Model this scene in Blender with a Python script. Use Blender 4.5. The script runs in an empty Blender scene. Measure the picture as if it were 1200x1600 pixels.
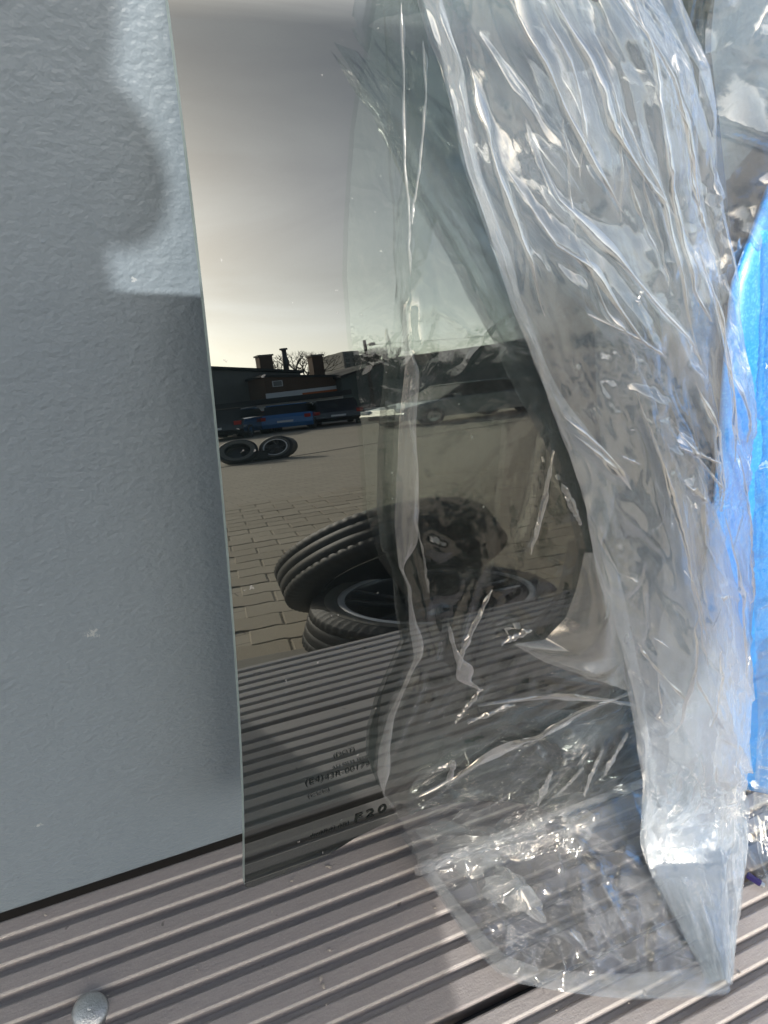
import bpy, bmesh, math, random
import numpy as np
from mathutils import Vector, Matrix
random.seed(7); rng = np.random.default_rng(11)
D = bpy.data; SC = bpy.context.scene; COL = SC.collection
R = math.radians
SUN_EL, SUN_AZ = R(27.0), R(195.0)          # azimuth clockwise from +Y

# ------------------------------------------------------------ camera
right = Vector((0.90421511, -0.41013933, 0.11908299)); up = Vector((0.15587491, 0.57652939, 0.80207037))
fwd = Vector((0.39761545, 0.70668208, -0.58523702))
EYE = Vector((0.0, -0.27322532, 0.48238744))
cam = D.cameras.new('camera'); camo = D.objects.new('camera', cam); COL.objects.link(camo)
M = Matrix((right, up, -fwd)).transposed().to_4x4(); M.translation = EYE
camo.matrix_world = M
cam.sensor_fit = 'VERTICAL'; cam.sensor_height = 32.0; cam.lens = 32.0*1200/1600
cam.clip_start = 0.004; cam.clip_end = 1500
SC.camera = camo
# ------------------------------------------------------------ world, sun
W = D.worlds.new('World'); SC.world = W; W.use_nodes = True
wn = W.node_tree.nodes; wl = W.node_tree.links
bg = wn['Background']; sky = wn.new('ShaderNodeTexSky'); sky.sky_type = 'NISHITA'; sky.sun_disc = False
sky.sun_elevation = SUN_EL; sky.sun_rotation = SUN_AZ; sky.dust_density = 5.0; sky.air_density = 1.0; sky.ozone_density = 1.0
# thin high cloud streaks over the sky texture
tc = wn.new('ShaderNodeTexCoord'); mp = wn.new('ShaderNodeMapping'); mp.inputs['Scale'].default_value = (1.0, 1.6, 2.4)
mp.inputs['Rotation'].default_value = (0.2, 0.15, 0.5)
nz = wn.new('ShaderNodeTexNoise'); nz.inputs['Scale'].default_value = 2.2; nz.inputs['Detail'].default_value = 6; nz.inputs['Distortion'].default_value = 0.6
rp = wn.new('ShaderNodeValToRGB'); rp.color_ramp.elements[0].position = 0.42; rp.color_ramp.elements[1].position = 0.78
rp.color_ramp.elements[0].color = (0, 0, 0, 1); rp.color_ramp.elements[1].color = (0.6, 0.6, 0.6, 1)
mixc = wn.new('ShaderNodeMix'); mixc.data_type = 'RGBA'
hsv = wn.new('ShaderNodeHueSaturation'); hsv.inputs['Saturation'].default_value = 0.12; hsv.inputs['Value'].default_value = 1.4
wl.new(tc.outputs['Generated'], mp.inputs['Vector']); wl.new(mp.outputs['Vector'], nz.inputs['Vector'])
wl.new(nz.outputs['Fac'], rp.inputs['Fac']); wl.new(rp.outputs['Color'], mixc.inputs['Factor'])
wl.new(sky.outputs['Color'], hsv.inputs['Color'])
wl.new(sky.outputs['Color'], mixc.inputs['A']); wl.new(hsv.outputs['Color'], mixc.inputs['B'])
sxyz = wn.new('ShaderNodeSeparateXYZ'); wl.new(tc.outputs['Generated'], sxyz.inputs[0])
hz = wn.new('ShaderNodeValToRGB'); hz.color_ramp.interpolation = 'EASE'; e_ = hz.color_ramp.elements
e_[0].position = 0.0; e_[0].color = (2.05, 2.10, 2.16, 1); e_[1].position = .62; e_[1].color = (.74, .75, .75, 1)
e2 = e_.new(.27); e2.color = (1.12, 1.12, 1.12, 1)
wl.new(sxyz.outputs['Z'], hz.inputs['Fac'])
mul = wn.new('ShaderNodeMix'); mul.data_type = 'RGBA'; mul.blend_type = 'MULTIPLY'; mul.inputs['Factor'].default_value = 1
wl.new(mixc.outputs['Result'], mul.inputs['A']); wl.new(hz.outputs['Color'], mul.inputs['B'])
wl.new(mul.outputs['Result'], bg.inputs['Color']); bg.inputs['Strength'].default_value = 0.135
sd = Vector((math.sin(SUN_AZ)*math.cos(SUN_EL), math.cos(SUN_AZ)*math.cos(SUN_EL), math.sin(SUN_EL)))
sl = D.lights.new('sun', 'SUN'); sl.energy = 2.6; sl.angle = R(0.42); sl.color = (1.0, 0.94, 0.86)
so = D.objects.new('sun', sl); COL.objects.link(so); so.rotation_euler = sd.to_track_quat('Z', 'Y').to_euler(); so.location = sd*20
SC.view_settings.view_transform = 'Standard'; SC.view_settings.look = 'None'; SC.view_settings.exposure = 0.45; SC.view_settings.gamma = 1
SC.cycles.transparent_max_bounces = 32; SC.cycles.max_bounces = 8; SC.cycles.diffuse_bounces = 3; SC.cycles.transmission_bounces = 4; SC.cycles.glossy_bounces = 4

# ------------------------------------------------------------ helpers
def tag(o, label=None, cat=None, group=None, kind=None):
    if label: o['label'] = label
    if cat: o['category'] = cat
    if group: o['group'] = group
    if kind: o['kind'] = kind
    return o
def empty(name, loc, rz=0.0):
    o = D.objects.new(name, None); o.empty_display_size = .1; COL.objects.link(o); o.location = loc; o.rotation_euler = (0, 0, rz); return o
def obj(name, bm, mat, parent=None, smooth=False):
    me = D.meshes.new(name); bm.to_mesh(me); bm.free()
    o = D.objects.new(name, me); COL.objects.link(o)
    if mat:
        for mm in (mat if isinstance(mat, (list, tuple)) else [mat]): me.materials.append(mm)
    if parent: o.parent = parent
    if smooth: me.shade_smooth()
    return o
def objd(name, verts, faces, mat, parent=None, smooth=False):
    me = D.meshes.new(name); me.from_pydata([tuple(v) for v in verts], [], [tuple(f) for f in faces]); me.update()
    o = D.objects.new(name, me); COL.objects.link(o); me.materials.append(mat)
    if parent: o.parent = parent
    if smooth: me.shade_smooth()
    return o
def copy_tree(o, parent=None):
    c = o.copy(); COL.objects.link(c); c.parent = parent
    for ch in list(o.children): copy_tree(ch, c)
    return c
def box(bm, lo, hi, bev=0.0, mat=Matrix()):
    g = bmesh.ops.create_cube(bm, size=1.0)['verts']
    s = [hi[i]-lo[i] for i in range(3)]; c = [(hi[i]+lo[i])/2 for i in range(3)]
    for v in g: v.co = mat @ Vector((v.co.x*s[0]+c[0], v.co.y*s[1]+c[1], v.co.z*s[2]+c[2]))
    if bev:
        es = list({e for v in g for e in v.link_edges})
        bmesh.ops.bevel(bm, geom=es, offset=bev, segments=2, affect='EDGES', profile=0.6)
def B(*boxes, bev=0.0):
    bm = bmesh.new()
    for lo, hi in boxes: box(bm, lo, hi, bev)
    return bm
def lathe(bm, prof, seg=48, mat=Matrix(), close=False):
    rings = []
    for r, z in prof:
        rings.append([bm.verts.new(mat @ Vector((r*math.cos(2*math.pi*i/seg), r*math.sin(2*math.pi*i/seg), z))) for i in range(seg)])
    n = len(rings)
    for a in range(n if close else n-1):
        A, Bq = rings[a], rings[(a+1) % n]
        for i in range(seg):
            try: bm.faces.new((A[i], A[(i+1) % seg], Bq[(i+1) % seg], Bq[i]))
            except ValueError: pass
    return rings
def disc(bm, r, z, seg=32, mat=Matrix()):
    bm.faces.new([bm.verts.new(mat @ Vector((r*math.cos(2*math.pi*i/seg), r*math.sin(2*math.pi*i/seg), z))) for i in range(seg)])
def tube(bm, a, b, r0, r1=None, seg=10):
    a, b = Vector(a), Vector(b); r1 = r0 if r1 is None else r1
    q = (b-a).to_track_quat('Z', 'Y').to_matrix().to_4x4(); q.translation = a; L = (b-a).length
    lathe(bm, [(1e-4, 0), (r0, 0), (r1, L), (1e-4, L)], seg, q)
class NT:
    def __init__(s, name):
        s.m = D.materials.new(name); s.m.use_nodes = True; s.t = s.m.node_tree; s.n = s.t.nodes; s.l = s.t.links
        s.bsdf = s.n['Principled BSDF']; s.out = s.n['Material Output']
    def new(s, ty, **kw):
        n = s.n.new(ty)
        for k, v in kw.items():
            if k in n.inputs: n.inputs[k].default_value = v
            else: setattr(n, k, v)
        return n
    def ln(s, a, b): s.l.new(a, b)
    def coord(s, scale=(1, 1, 1), kind='Object'):
        c = s.new('ShaderNodeTexCoord'); m = s.new('ShaderNodeMapping'); m.inputs['Scale'].default_value = scale
        s.ln(c.outputs[kind], m.inputs['Vector']); return m.outputs['Vector']
    def noise(s, vec, scale, detail=4, rough=.55, dist=0.0):
        n = s.new('ShaderNodeTexNoise'); n.inputs['Scale'].default_value = scale; n.inputs['Detail'].default_value = detail
        n.inputs['Roughness'].default_value = rough; n.inputs['Distortion'].default_value = dist; s.ln(vec, n.inputs['Vector']); return n.outputs['Fac']
    def ramp(s, fac, stops):
        r = s.new('ShaderNodeValToRGB'); e = r.color_ramp.elements
        while len(e) < len(stops): e.new(.5)
        for i, (p, c) in enumerate(stops):
            e[i].position = p; e[i].color = (c, c, c, 1) if isinstance(c, (int, float)) else (*c, 1)
        s.ln(fac, r.inputs['Fac']); return r.outputs['Color']
    def math(s, op, a, b=None, c=None, clamp=False):
        m = s.new('ShaderNodeMath'); m.operation = op; m.use_clamp = clamp
        for i, v in enumerate((a, b, c)):
            if v is None: continue
            if isinstance(v, (int, float)): m.inputs[i].default_value = v
            else: s.ln(v, m.inputs[i])
        return m.outputs[0]
    def mix(s, fac, a, b):
        m = s.new('ShaderNodeMix'); m.data_type = 'RGBA'
        for k, v in (('Factor', fac), ('A', a), ('B', b)):
            if isinstance(v, (int, float)): m.inputs[k].default_value = v
            elif isinstance(v, tuple): m.inputs[k].default_value = (*v, 1)
            else: s.ln(v, m.inputs[k])
        return m.outputs['Result']
    def bump(s, h, strength, dist, prev=None):
        b = s.new('ShaderNodeBump'); b.inputs['Strength'].default_value = strength; b.inputs['Distance'].default_value = dist
        s.ln(h, b.inputs['Height'])
        if prev is not None: s.ln(prev, b.inputs['Normal'])
        return b.outputs['Normal']
def pm(name, col, rough=.5, metal=0.0, var=.12, scale=30, bump=0.0, coat=0.0, spec=.5, bscale=None):
    t = NT(name); v = t.coord(); f = t.noise(v, scale, 5)
    a = tuple(c*(1-var) for c in col); b = tuple(min(1, c*(1+var)) for c in col)
    t.ln(t.mix(f, a, b), t.bsdf.inputs['Base Color'])
    t.bsdf.inputs['Roughness'].default_value = rough; t.bsdf.inputs['Metallic'].default_value = metal
    t.bsdf.inputs['Coat Weight'].default_value = coat; t.bsdf.inputs['Specular IOR Level'].default_value = spec
    if bump: t.ln(t.bump(t.noise(v, bscale or scale*3, 5), bump, .002), t.bsdf.inputs['Normal'])
    return t.m

# ------------------------------------------------------------ materials
def mat_wall():
    t = NT('grey_wall_paint'); v = t.coord(); v2 = t.coord((1, 1, 1.25))
    big = t.noise(v, 5, 3); fine = t.noise(v, 400, 3)
    base = t.mix(big, (.192, .245, .296), (.222, .278, .328))
    sp = t.ramp(t.noise(v, 330, 2), [(.74, 0), (.80, 1)])
    sp2 = t.ramp(t.noise(v, 22, 2), [(.52, 0), (.62, 1)])
    base = t.mix(t.math('MULTIPLY', t.math('MULTIPLY', sp, sp2), .75), base, (.62, .66, .68))
    # rubbed pale marks
    wm = t.ramp(t.noise(t.coord((1, 1, .35)), 60, 5, .7), [(.66, 0), (.76, 1)])
    base = t.mix(t.math('MULTIPLY', wm, .15), base, (.5, .53, .55))
    for (sx_, sz_, rr_) in ((.0107, .964, .0045), (.0405, 1.13, .002), (-.03, .83, .003)):
        d_ = t.new('ShaderNodeVectorMath'); d_.operation = 'DISTANCE'; t.ln(v, d_.inputs[0]); d_.inputs[1].default_value = (sx_, 0, sz_)
        mk = t.math('LESS_THAN', t.math('ADD', d_.outputs['Value'], t.math('MULTIPLY', t.noise(t.coord((1, 1, .5)), 800, 3, .8), rr_*3.4)), rr_*2.1)
        base = t.mix(t.math('MULTIPLY', mk, .6), base, (.50, .54, .57))
    t.ln(base, t.bsdf.inputs['Base Color'])
    t.bsdf.inputs['Roughness'].default_value = .42; t.bsdf.inputs['Specular IOR Level'].default_value = .5
    b = t.bump(t.noise(v2, 290, 2, .5, 0), .7, .0011)
    b = t.bump(t.noise(v, 75, 3, .5), .5, .0018, b)
    b = t.bump(fine, .25, .0003, b)
    t.ln(b, t.bsdf.inputs['Normal']); return t.m
def mat_deck():
    t = NT('composite_decking'); v = t.coord(); vs = t.coord((.25, 1, 1))
    f1 = t.noise(vs, 900, 3, .7); f2 = t.noise(v, 9, 3); f3 = t.noise(v, 700, 2)
    st = t.ramp(t.noise(t.coord((.5, 1, 1)), 16, 5, .65), [(.42, 0), (.70, 1)])
    c = t.mix(f1, (.275, .258, .258), (.43, .405, .402)); c = t.mix(t.math('MULTIPLY', f2, .5), c, (.30, .28, .285))
    c = t.mix(t.math('MULTIPLY', st, .13), c, (.17, .155, .15))
    pale = t.ramp(f3, [(.66, 0), (.74, 1)])
    c = t.mix(t.math('MULTIPLY', pale, .35), c, (.55, .52, .51))
    dk = t.ramp(t.noise(v, 95, 2), [(.73, 0), (.77, 1)]); c = t.mix(t.math('MULTIPLY', dk, .6), c, (.06, .055, .06))
    t.ln(c, t.bsdf.inputs['Base Color']); t.bsdf.inputs['Roughness'].default_value = .5
    b = t.bump(f3, .6, .0004); b = t.bump(t.noise(vs, 420, 4, .7), .5, .0006, b)
    t.ln(b, t.bsdf.inputs['Normal']); return t.m
def mat_window():
    t = NT('dark_tinted_glass'); n, l = t.n, t.l
    gl = t.new('ShaderNodeBsdfGlossy'); gl.inputs['Roughness'].default_value = 0.0
    gl.inputs['Color'].default_value = (.93, .97, .93, 1)
    tr = t.new('ShaderNodeBsdfTransparent'); tr.inputs['Color'].default_value = (.075, .095, .09, 1)
    fr = t.new('ShaderNodeFresnel'); fr.inputs['IOR'].default_value = 3.05
    # thin dusty film on the surface
    v = t.coord(); df = t.new('ShaderNodeBsdfDiffuse'); df.inputs['Color'].default_value = (.6, .62, .62, 1)
    du = t.ramp(t.noise(v, 14, 6, .65), [(.35, .001), (.75, .010)])
    sp = t.ramp(t.noise(v, 260, 2), [(.735, 0), (.76, .35)])
    dust = t.math('MAXIMUM', du, sp)
    m1 = t.new('ShaderNodeMixShader'); m2 = t.new('ShaderNodeMixShader')
    l.new(fr.outputs[0], m1.inputs[0]); l.new(tr.outputs[0], m1.inputs[1]); l.new(gl.outputs[0], m1.inputs[2])
    l.new(dust, m2.inputs[0]); l.new(m1.outputs[0], m2.inputs[1]); l.new(df.outputs[0], m2.inputs[2])
    bb = t.bump(t.noise(t.coord((1, 1, 1)), 9, 2), .10, .0006)
    l.new(bb, gl.inputs['Normal'])
    l.new(m2.outputs[0], t.out.inputs['Surface']); return t.m
def mat_film(name, milk0, milk1, rough, bump=.5, tint=(.96, .98, .97), spec=2.0, mcol=(.86, .89, .92), scale=1.0, crease=.5):
    t = NT(name); l = t.l
    v = t.coord(); 
    vor = t.new('ShaderNodeTexVoronoi'); vor.feature = 'DISTANCE_TO_EDGE'; vor.inputs['Scale'].default_value = 38*scale
    dv = t.new('ShaderNodeVectorMath'); dv.operation = 'MULTIPLY_ADD'
    nn = t.new('ShaderNodeTexNoise'); nn.inputs['Scale'].default_value = 22*scale; nn.inputs['Detail'].default_value = 3; l.new(v, nn.inputs['Vector'])
    l.new(nn.outputs['Color'], dv.inputs[0]); dv.inputs[1].default_value = (.035, .035, .035); l.new(v, dv.inputs[2]); l.new(dv.outputs[0], vor.inputs['Vector'])
    rid = t.ramp(vor.outputs['Distance'], [(0.0, 1.0), (.10, 0.0)])
    h2 = t.noise(v, 75*scale, 3, .5, .8)
    nrm = t.bump(h2, bump, .003); nrm = t.bump(rid, bump*crease, .0016, nrm)
    gl = t.new('ShaderNodeBsdfGlossy'); gl.distribution = 'GGX'; gl.inputs['Roughness'].default_value = rough; gl.inputs['Color'].default_value = (1, 1, 1, 1)
    tr = t.new('ShaderNodeBsdfTransparent'); tr.inputs['Color'].default_value = (*tint, 1)
    tl = t.new('ShaderNodeBsdfTranslucent'); tl.inputs['Color'].default_value = (*mcol, 1)
    df = t.new('ShaderNodeBsdfDiffuse'); df.inputs['Color'].default_value = (*mcol, 1)
    for s_ in (gl, tl, df): l.new(nrm, s_.inputs['Normal'])
    lw = t.new('ShaderNodeLayerWeight'); lw.inputs['Blend'].default_value = .5
    fc = t.math('POWER', lw.outputs['Facing'], 2.5)
    milk = t.math('MULTIPLY_ADD', fc, milk1, milk0, clamp=True)
    mv = t.ramp(t.noise(v, 16*scale, 4), [(.3, .65), (.7, 1.25)])
    milk = t.math('MULTIPLY', milk, mv, clamp=True)
    fr = t.new('ShaderNodeFresnel'); fr.inputs['IOR'].default_value = 1.5; l.new(nrm, fr.inputs['Normal'])
    gf = t.math('MULTIPLY', fr.outputs[0], spec, clamp=True); gf = t.math('MINIMUM', gf, .5)
    a = t.new('ShaderNodeMixShader'); a.inputs[0].default_value = .45; l.new(df.outputs[0], a.inputs[1]); l.new(tl.outputs[0], a.inputs[2])
    b = t.new('ShaderNodeMixShader'); l.new(milk, b.inputs[0]); l.new(tr.outputs[0], b.inputs[1]); l.new(a.outputs[0], b.inputs[2])
    c = t.new('ShaderNodeMixShader'); l.new(gf, c.inputs[0]); l.new(b.outputs[0], c.inputs[1]); l.new(gl.outputs[0], c.inputs[2])
    l.new(c.outputs[0], t.out.inputs['Surface']); return t.m
def mat_ground():
    t = NT('far_paving'); v = t.coord()
    br = t.new('ShaderNodeTexBrick'); br.inputs['Scale'].default_value = 1.0; br.inputs['Brick Width'].default_value = .2; br.inputs['Row Height'].default_value = .1
    br.inputs['Mortar Size'].default_value = .004; br.inputs['Color1'].default_value = (.35, .31, .245, 1); br.inputs['Color2'].default_value = (.42, .375, .30, 1); br.inputs['Mortar'].default_value = (.16, .14, .11, 1)
    br.offset = .5; l = t.l; l.new(v, br.inputs['Vector'])
    n1 = t.noise(v, .6, 4); n2 = t.noise(v, 25, 4)
    c = t.mix(t.math('MULTIPLY', n1, .5), br.outputs['Color'], (.44, .405, .345)); c = t.mix(t.math('MULTIPLY', n2, .25), c, (.2, .18, .15))
    l.new(c, t.bsdf.inputs['Base Color']); t.bsdf.inputs['Roughness'].default_value = .85
    t.ln(t.bump(n2, .5, .003), t.bsdf.inputs['Normal']); return t.m
def mat_paver():
    t = NT('concrete_paver'); v = t.coord(kind='Generated'); oi = t.new('ShaderNodeObjectInfo')
    v2 = t.coord(); n = t.noise(v2, 60, 5, .65)
    c = t.mix(oi.outputs['Random'], (.33, .29, .225), (.43, .385, .305)); c = t.mix(t.math('MULTIPLY', n, .6), c, (.28, .245, .195))
    t.ln(c, t.bsdf.inputs['Base Color']); t.bsdf.inputs['Roughness'].default_value = .85
    t.ln(t.bump(t.noise(v2, 160, 4), .6, .002), t.bsdf.inputs['Normal']); return t.m
def mat_brick(name, c1, c2, mo, w=.24, h=.075):
    t = NT(name); v = t.new('ShaderNodeTexCoord'); sw = t.new('ShaderNodeSeparateXYZ'); cb = t.new('ShaderNodeCombineXYZ')
    t.ln(v.outputs['Object'], sw.inputs[0]); t.ln(t.math('ADD', sw.outputs['X'], sw.outputs['Y']), cb.inputs['X']); t.ln(sw.outputs['Z'], cb.inputs['Y'])
    br = t.new('ShaderNodeTexBrick'); br.inputs['Scale'].default_value = 1; br.inputs['Brick Width'].default_value = w; br.inputs['Row Height'].default_value = h
    br.inputs['Mortar Size'].default_value = .01; br.inputs['Color1'].default_value = (*c1, 1); br.inputs['Color2'].default_value = (*c2, 1); br.inputs['Mortar'].default_value = (*mo, 1)
    t.ln(cb.outputs[0], br.inputs['Vector']); n = t.noise(v.outputs['Object'], 1.5, 5)
    t.ln(t.mix(t.math('MULTIPLY', n, .5), br.outputs['Color'], tuple(x*.5 for x in c1)), t.bsdf.inputs['Base Color']); t.bsdf.inputs['Roughness'].default_value = .9
    return t.m
def mat_blue():
    t = NT('metallic_blue_paint'); v = t.coord()
    vo = t.new('ShaderNodeTexVoronoi'); vo.inputs['Scale'].default_value = 1100; t.ln(v, vo.inputs['Vector'])
    fl = t.ramp(vo.outputs['Color'], [(.55, 0), (.95, 1)])
    c = t.mix(t.math('MULTIPLY', fl, .5), (.03, .30, .85), (.15, .60, 1.0))
    t.ln(c, t.bsdf.inputs['Base Color']); t.bsdf.inputs['Metallic'].default_value = .2; t.bsdf.inputs['Roughness'].default_value = .35
    t.bsdf.inputs['Coat Weight'].default_value = 1.0; t.bsdf.inputs['Coat Roughness'].default_value = .03
    t.ln(t.bump(vo.outputs['Distance'], .15, .0003), t.bsdf.inputs['Normal']); return t.m
MW = mat_wall(); MD = mat_deck(); MDW = pm('deck_crest_highlight', (.47, .45, .44), .38, var=.22, scale=500, bump=.4); MG = mat_window(); MGR = mat_ground(); MP = mat_paver(); MBL = mat_blue()  # second deck colour is paler: bright crest highlight put into the colour
M_EDGE = pm('glass_ground_edge', (.34, .42, .40), .22, var=.2, scale=200)
M_PRINT = pm('black_ceramic_print', (.014, .018, .018), .9, var=.1, spec=.1)
M_ZINC = pm('galvanised_steel', (.62, .65, .66), .32, .9, var=.25, scale=300, bump=.4)
M_STEEL = pm('dark_steel', (.12, .12, .125), .5, .6)
M_RUB = pm('tyre_rubber', (.032, .032, .033), .55, var=.3, scale=40, bump=.5, bscale=300)
M_RUB2 = pm('dusty_tyre_sidewall', (.17, .162, .145), .6, var=.3, scale=25, bump=.4, bscale=200)
M_ALU = pm('machined_alloy', (.72, .72, .73), .18, .95, var=.1, scale=60)
M_LIP = pm('bright_rim_lip', (.88, .88, .89), .3, .35, var=.05)
M_ALU2 = pm('grey_alloy_paint', (.22, .23, .24), .3, .7)
M_LET = pm('pale_raised_rubber', (.20, .195, .18), .6)
M_BLACK = pm('black_plastic', (.02, .02, .022), .35)
M_NAVY = pm('navy_plastic', (.02, .015, .09), .3)
M_CGLASS = pm('car_glass', (.015, .018, .02), .06, 0, spec=.9)
M_REDL = pm('red_lamp_plastic', (.45, .02, .02), .15)
M_WHL = pm('headlamp_plastic', (.8, .82, .85), .1)
M_CHROME = pm('chrome', (.85, .85, .87), .08, 1.0)
M_WHITE = pm('white_render', (.78, .79, .80), .85, var=.15, scale=1.5)
M_ORANGE = pm('orange_sign_paint', (.55, .14, .03), .6)
M_GREYR = pm('grey_render', (.17, .165, .155), .9, var=.25, scale=1.0)
M_ROOF = pm('roof_felt', (.045, .045, .047), .85, var=.2, scale=2)
M_BRICK = mat_brick('brown_brick', (.14, .075, .045), (.17, .09, .055), (.15, .13, .11))
M_BRICK2 = mat_brick('dark_brick', (.10, .07, .055), (.13, .09, .07), (.12, .11, .10))
M_BARK = pm('bark', (.07, .055, .045), .9)
M_APT = pm('pale_concrete', (.26, .26, .25), .85)
M_KERB = pm('kerb_stone', (.25, .235, .21), .9, scale=8)
M_CORR = pm('green_grey_cladding', (.10, .12, .11), .7)

# ------------------------------------------------------------ wall
PIT = .016
def wall():
    nx, nzz = 60, 60; xs = np.linspace(-2.2, 3.2, nx); zs = np.r_[np.linspace(-.75, 1.9, nzz)]
    w = empty('painted_steel_wall', (0, 0, -.75)); tag(w, 'blue-grey painted steel wall with orange-peel paint behind the leaning glass', 'wall')
    V = []; F = []; pr = [(.0, 2.7), (0, .77)]+[(.006-.006*math.cos(R(x)), .7580-.006*math.sin(R(x))) for x in (0, 15, 30, 45, 60, 75, 90)]+[(.06, .7520), (.06, 2.7)]
    for x in (-2.2, 3.2): V += [(x, y, z) for y, z in pr]
    n = len(pr)
    for i in range(n): F.append((i, (i+1) % n, n+(i+1) % n, n+i))
    objd('wall_sheet', V, F, MW, w)
    obj('base_wall', B(((-2.2, .016, 0), (3.2, .07, .7505))), pm('wall_foot_shade', (.018, .024, .038), .7), w)  # near-black navy stands in for the shadow band at the wall foot
    obj('top_rail', B(((-2.2, -.03, 2.7), (3.2, .09, 2.78)), bev=.006), M_STEEL, w)
wall()

# ------------------------------------------------------------ deck
def deck():
    d = empty('ribbed_bench_deck', (0, -.22, -.75)); tag(d, 'taupe grooved composite board ledge along the grey wall', 'ledge')
    x0, x1 = -1.3, 2.6
    def plank(ys, ye, first):
        # profile in (Y distance from wall, z), groove near edge at ys+k*PIT
        pr = [(ys, -.02)]
        pr += [(ys, -.0012), (ys+.0007, -.0002), (ys+.0014, 0)]
        k = 1
        while ys+k*PIT < ye-.006:
            b = ys+k*PIT; a = b-.0064; dpt = .0050
            pr += [(a-.0008, 0), (a-.0001, -.0003), (a+.0005, -.0014), (a+.0010, -.0034), (a+.0018, -dpt), (b-.0018, -dpt-.0001), (b-.0009, -.0034), (b-.0005, -.0011), (b+.0001, -.0003), (b+.0008, 0)]
            k += 1
        pr += [(ye-.0014, 0), (ye-.0007, -.0002), (ye, -.0012), (ye, -.02)]
        nseg = 60; xs = np.linspace(x0, x1, nseg); V = []; F = []
        for i, x in enumerate(xs):
            for (y, z) in pr: V.append((x, -y+.22, z+.75+ .00025*math.sin(x*9+ys*40)))
        n = len(pr)
        for i in range(nseg-1):
            for j in range(n-1): F.append((i*n+j, i*n+j+1, (i+1)*n+j+1, (i+1)*n+j))
            F.append((i*n+n-1, i*n, (i+1)*n, (i+1)*n+n-1))
        F.append(tuple(range(n))); F.append(tuple((nseg-1)*n+j for j in reversed(range(n))))
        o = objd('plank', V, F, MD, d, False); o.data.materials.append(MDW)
        worn = set(); k = 1  # sun-facing crest facets that take the painted highlight colour
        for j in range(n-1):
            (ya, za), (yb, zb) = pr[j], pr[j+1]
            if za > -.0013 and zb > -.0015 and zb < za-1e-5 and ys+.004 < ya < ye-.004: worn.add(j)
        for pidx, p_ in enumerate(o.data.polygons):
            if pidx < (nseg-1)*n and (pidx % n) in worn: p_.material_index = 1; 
        return o
    plank(.0012, 9.0*PIT, True); plank(9.42*PIT, 18.4*PIT, False); plank(18.85*PIT, 27.3*PIT, False)
    for xx in (-1.2, -.5, .2, .9, 1.6, 2.3):
        obj('joist', B(((xx-.03, -.2, .67), (xx+.03, .2, .728)), bev=.003), M_STEEL, d)
    obj('front_rail', B(((x0, -.212, .64), (x1, -.172, .7275)), bev=.004), M_STEEL, d)
    for xx in (-1.2, .3, 2.3):
        obj('leg', B(((xx-.025, -.165, 0), (xx+.025, -.115, .665)), bev=.003), M_STEEL, d)
    bm = bmesh.new(); pr = [(1e-4, .0048)]
    for i in range(1, 9):
        a = i/8*math.pi/2; pr.append((.0095*math.sin(a), .0008+.0042*math.cos(a)))
    pr += [(.0097, 0), (.0097, -.004)]
    lathe(bm, pr[::-1], 40, Matrix.Translation((-.0207, .22-.0685, .75)))
    lathe(bm, [(1e-4, .0052), (.0012, .0051), (.0016, .0048)], 16, Matrix.Translation((-.0207, .22-.0685, .75)))
    obj('bolt', bm, M_ZINC, d, True)['label'] = 'domed galvanised coach bolt'
deck()

def grit():
    r = random.Random(5); bm = bmesh.new()
    for i in range(170):
        x = r.uniform(-.12, .5); Y = r.uniform(.004, .24); ph = (Y/PIT) % 1; z = 0.0006 if ph < .55 else -.0058
        g_ = bmesh.ops.create_icosphere(bm, subdivisions=1, radius=r.choice((.0004, .0005, .0008, .0012)), matrix=Matrix.Translation((x, -Y, z+.0003)) @ Matrix.Rotation(r.uniform(0, 3), 4, 'Z') @ Matrix.Diagonal((1.6, 1, .6, 1)))
    tag(obj('grit', bm, pm('pale_grit', (.42, .39, .36), .9, var=.5, scale=200)), 'scattered pale grit and crumbs on the grooved boards', 'grit', kind='stuff')
grit()
# ------------------------------------------------------------ car window glass
RC = .8092638; YC0 = .7336; ZC0 = .13566
def gy(z):      # front face of the pane: cylinder with a horizontal axis
    y = YC0-math.sqrt(RC*RC-(z-ZC0)**2)
    lim = -.0036
    return y if y < lim-.003 else lim-.003*math.exp(-(y-lim+.003)/.003)
def gyn(z):
    z = np.asarray(z); y = YC0-np.sqrt(np.maximum(RC*RC-(z-ZC0)**2, .01)); lim = -.0036
    return np.where(y < lim-.003, y, lim-.003*np.exp(-np.maximum(y-lim+.003, 0)/.003))
GB = [(.0632, .0890), (.0638, .0850), (.0655, .0820), (.069, .0803), (.0794, .0827), (.0973, .0835), (.1117, .0868), (.1256, .0955), (.1429, .1003), (.1641, .1005), (.1791, .0985), (.2055, .0865), (.2337, .0683), (.2597, .0470), (.276, .028), (.286, .0125), (.293, .0045), (.3035, .0008), (.318, .0008), (.335, .0008), (.36, .0008), (.405, .0008)]
def glassbot(x):
    return float(np.interp(x, [p[0] for p in GB[3:]], [p[1] for p in GB[3:]]))
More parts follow.
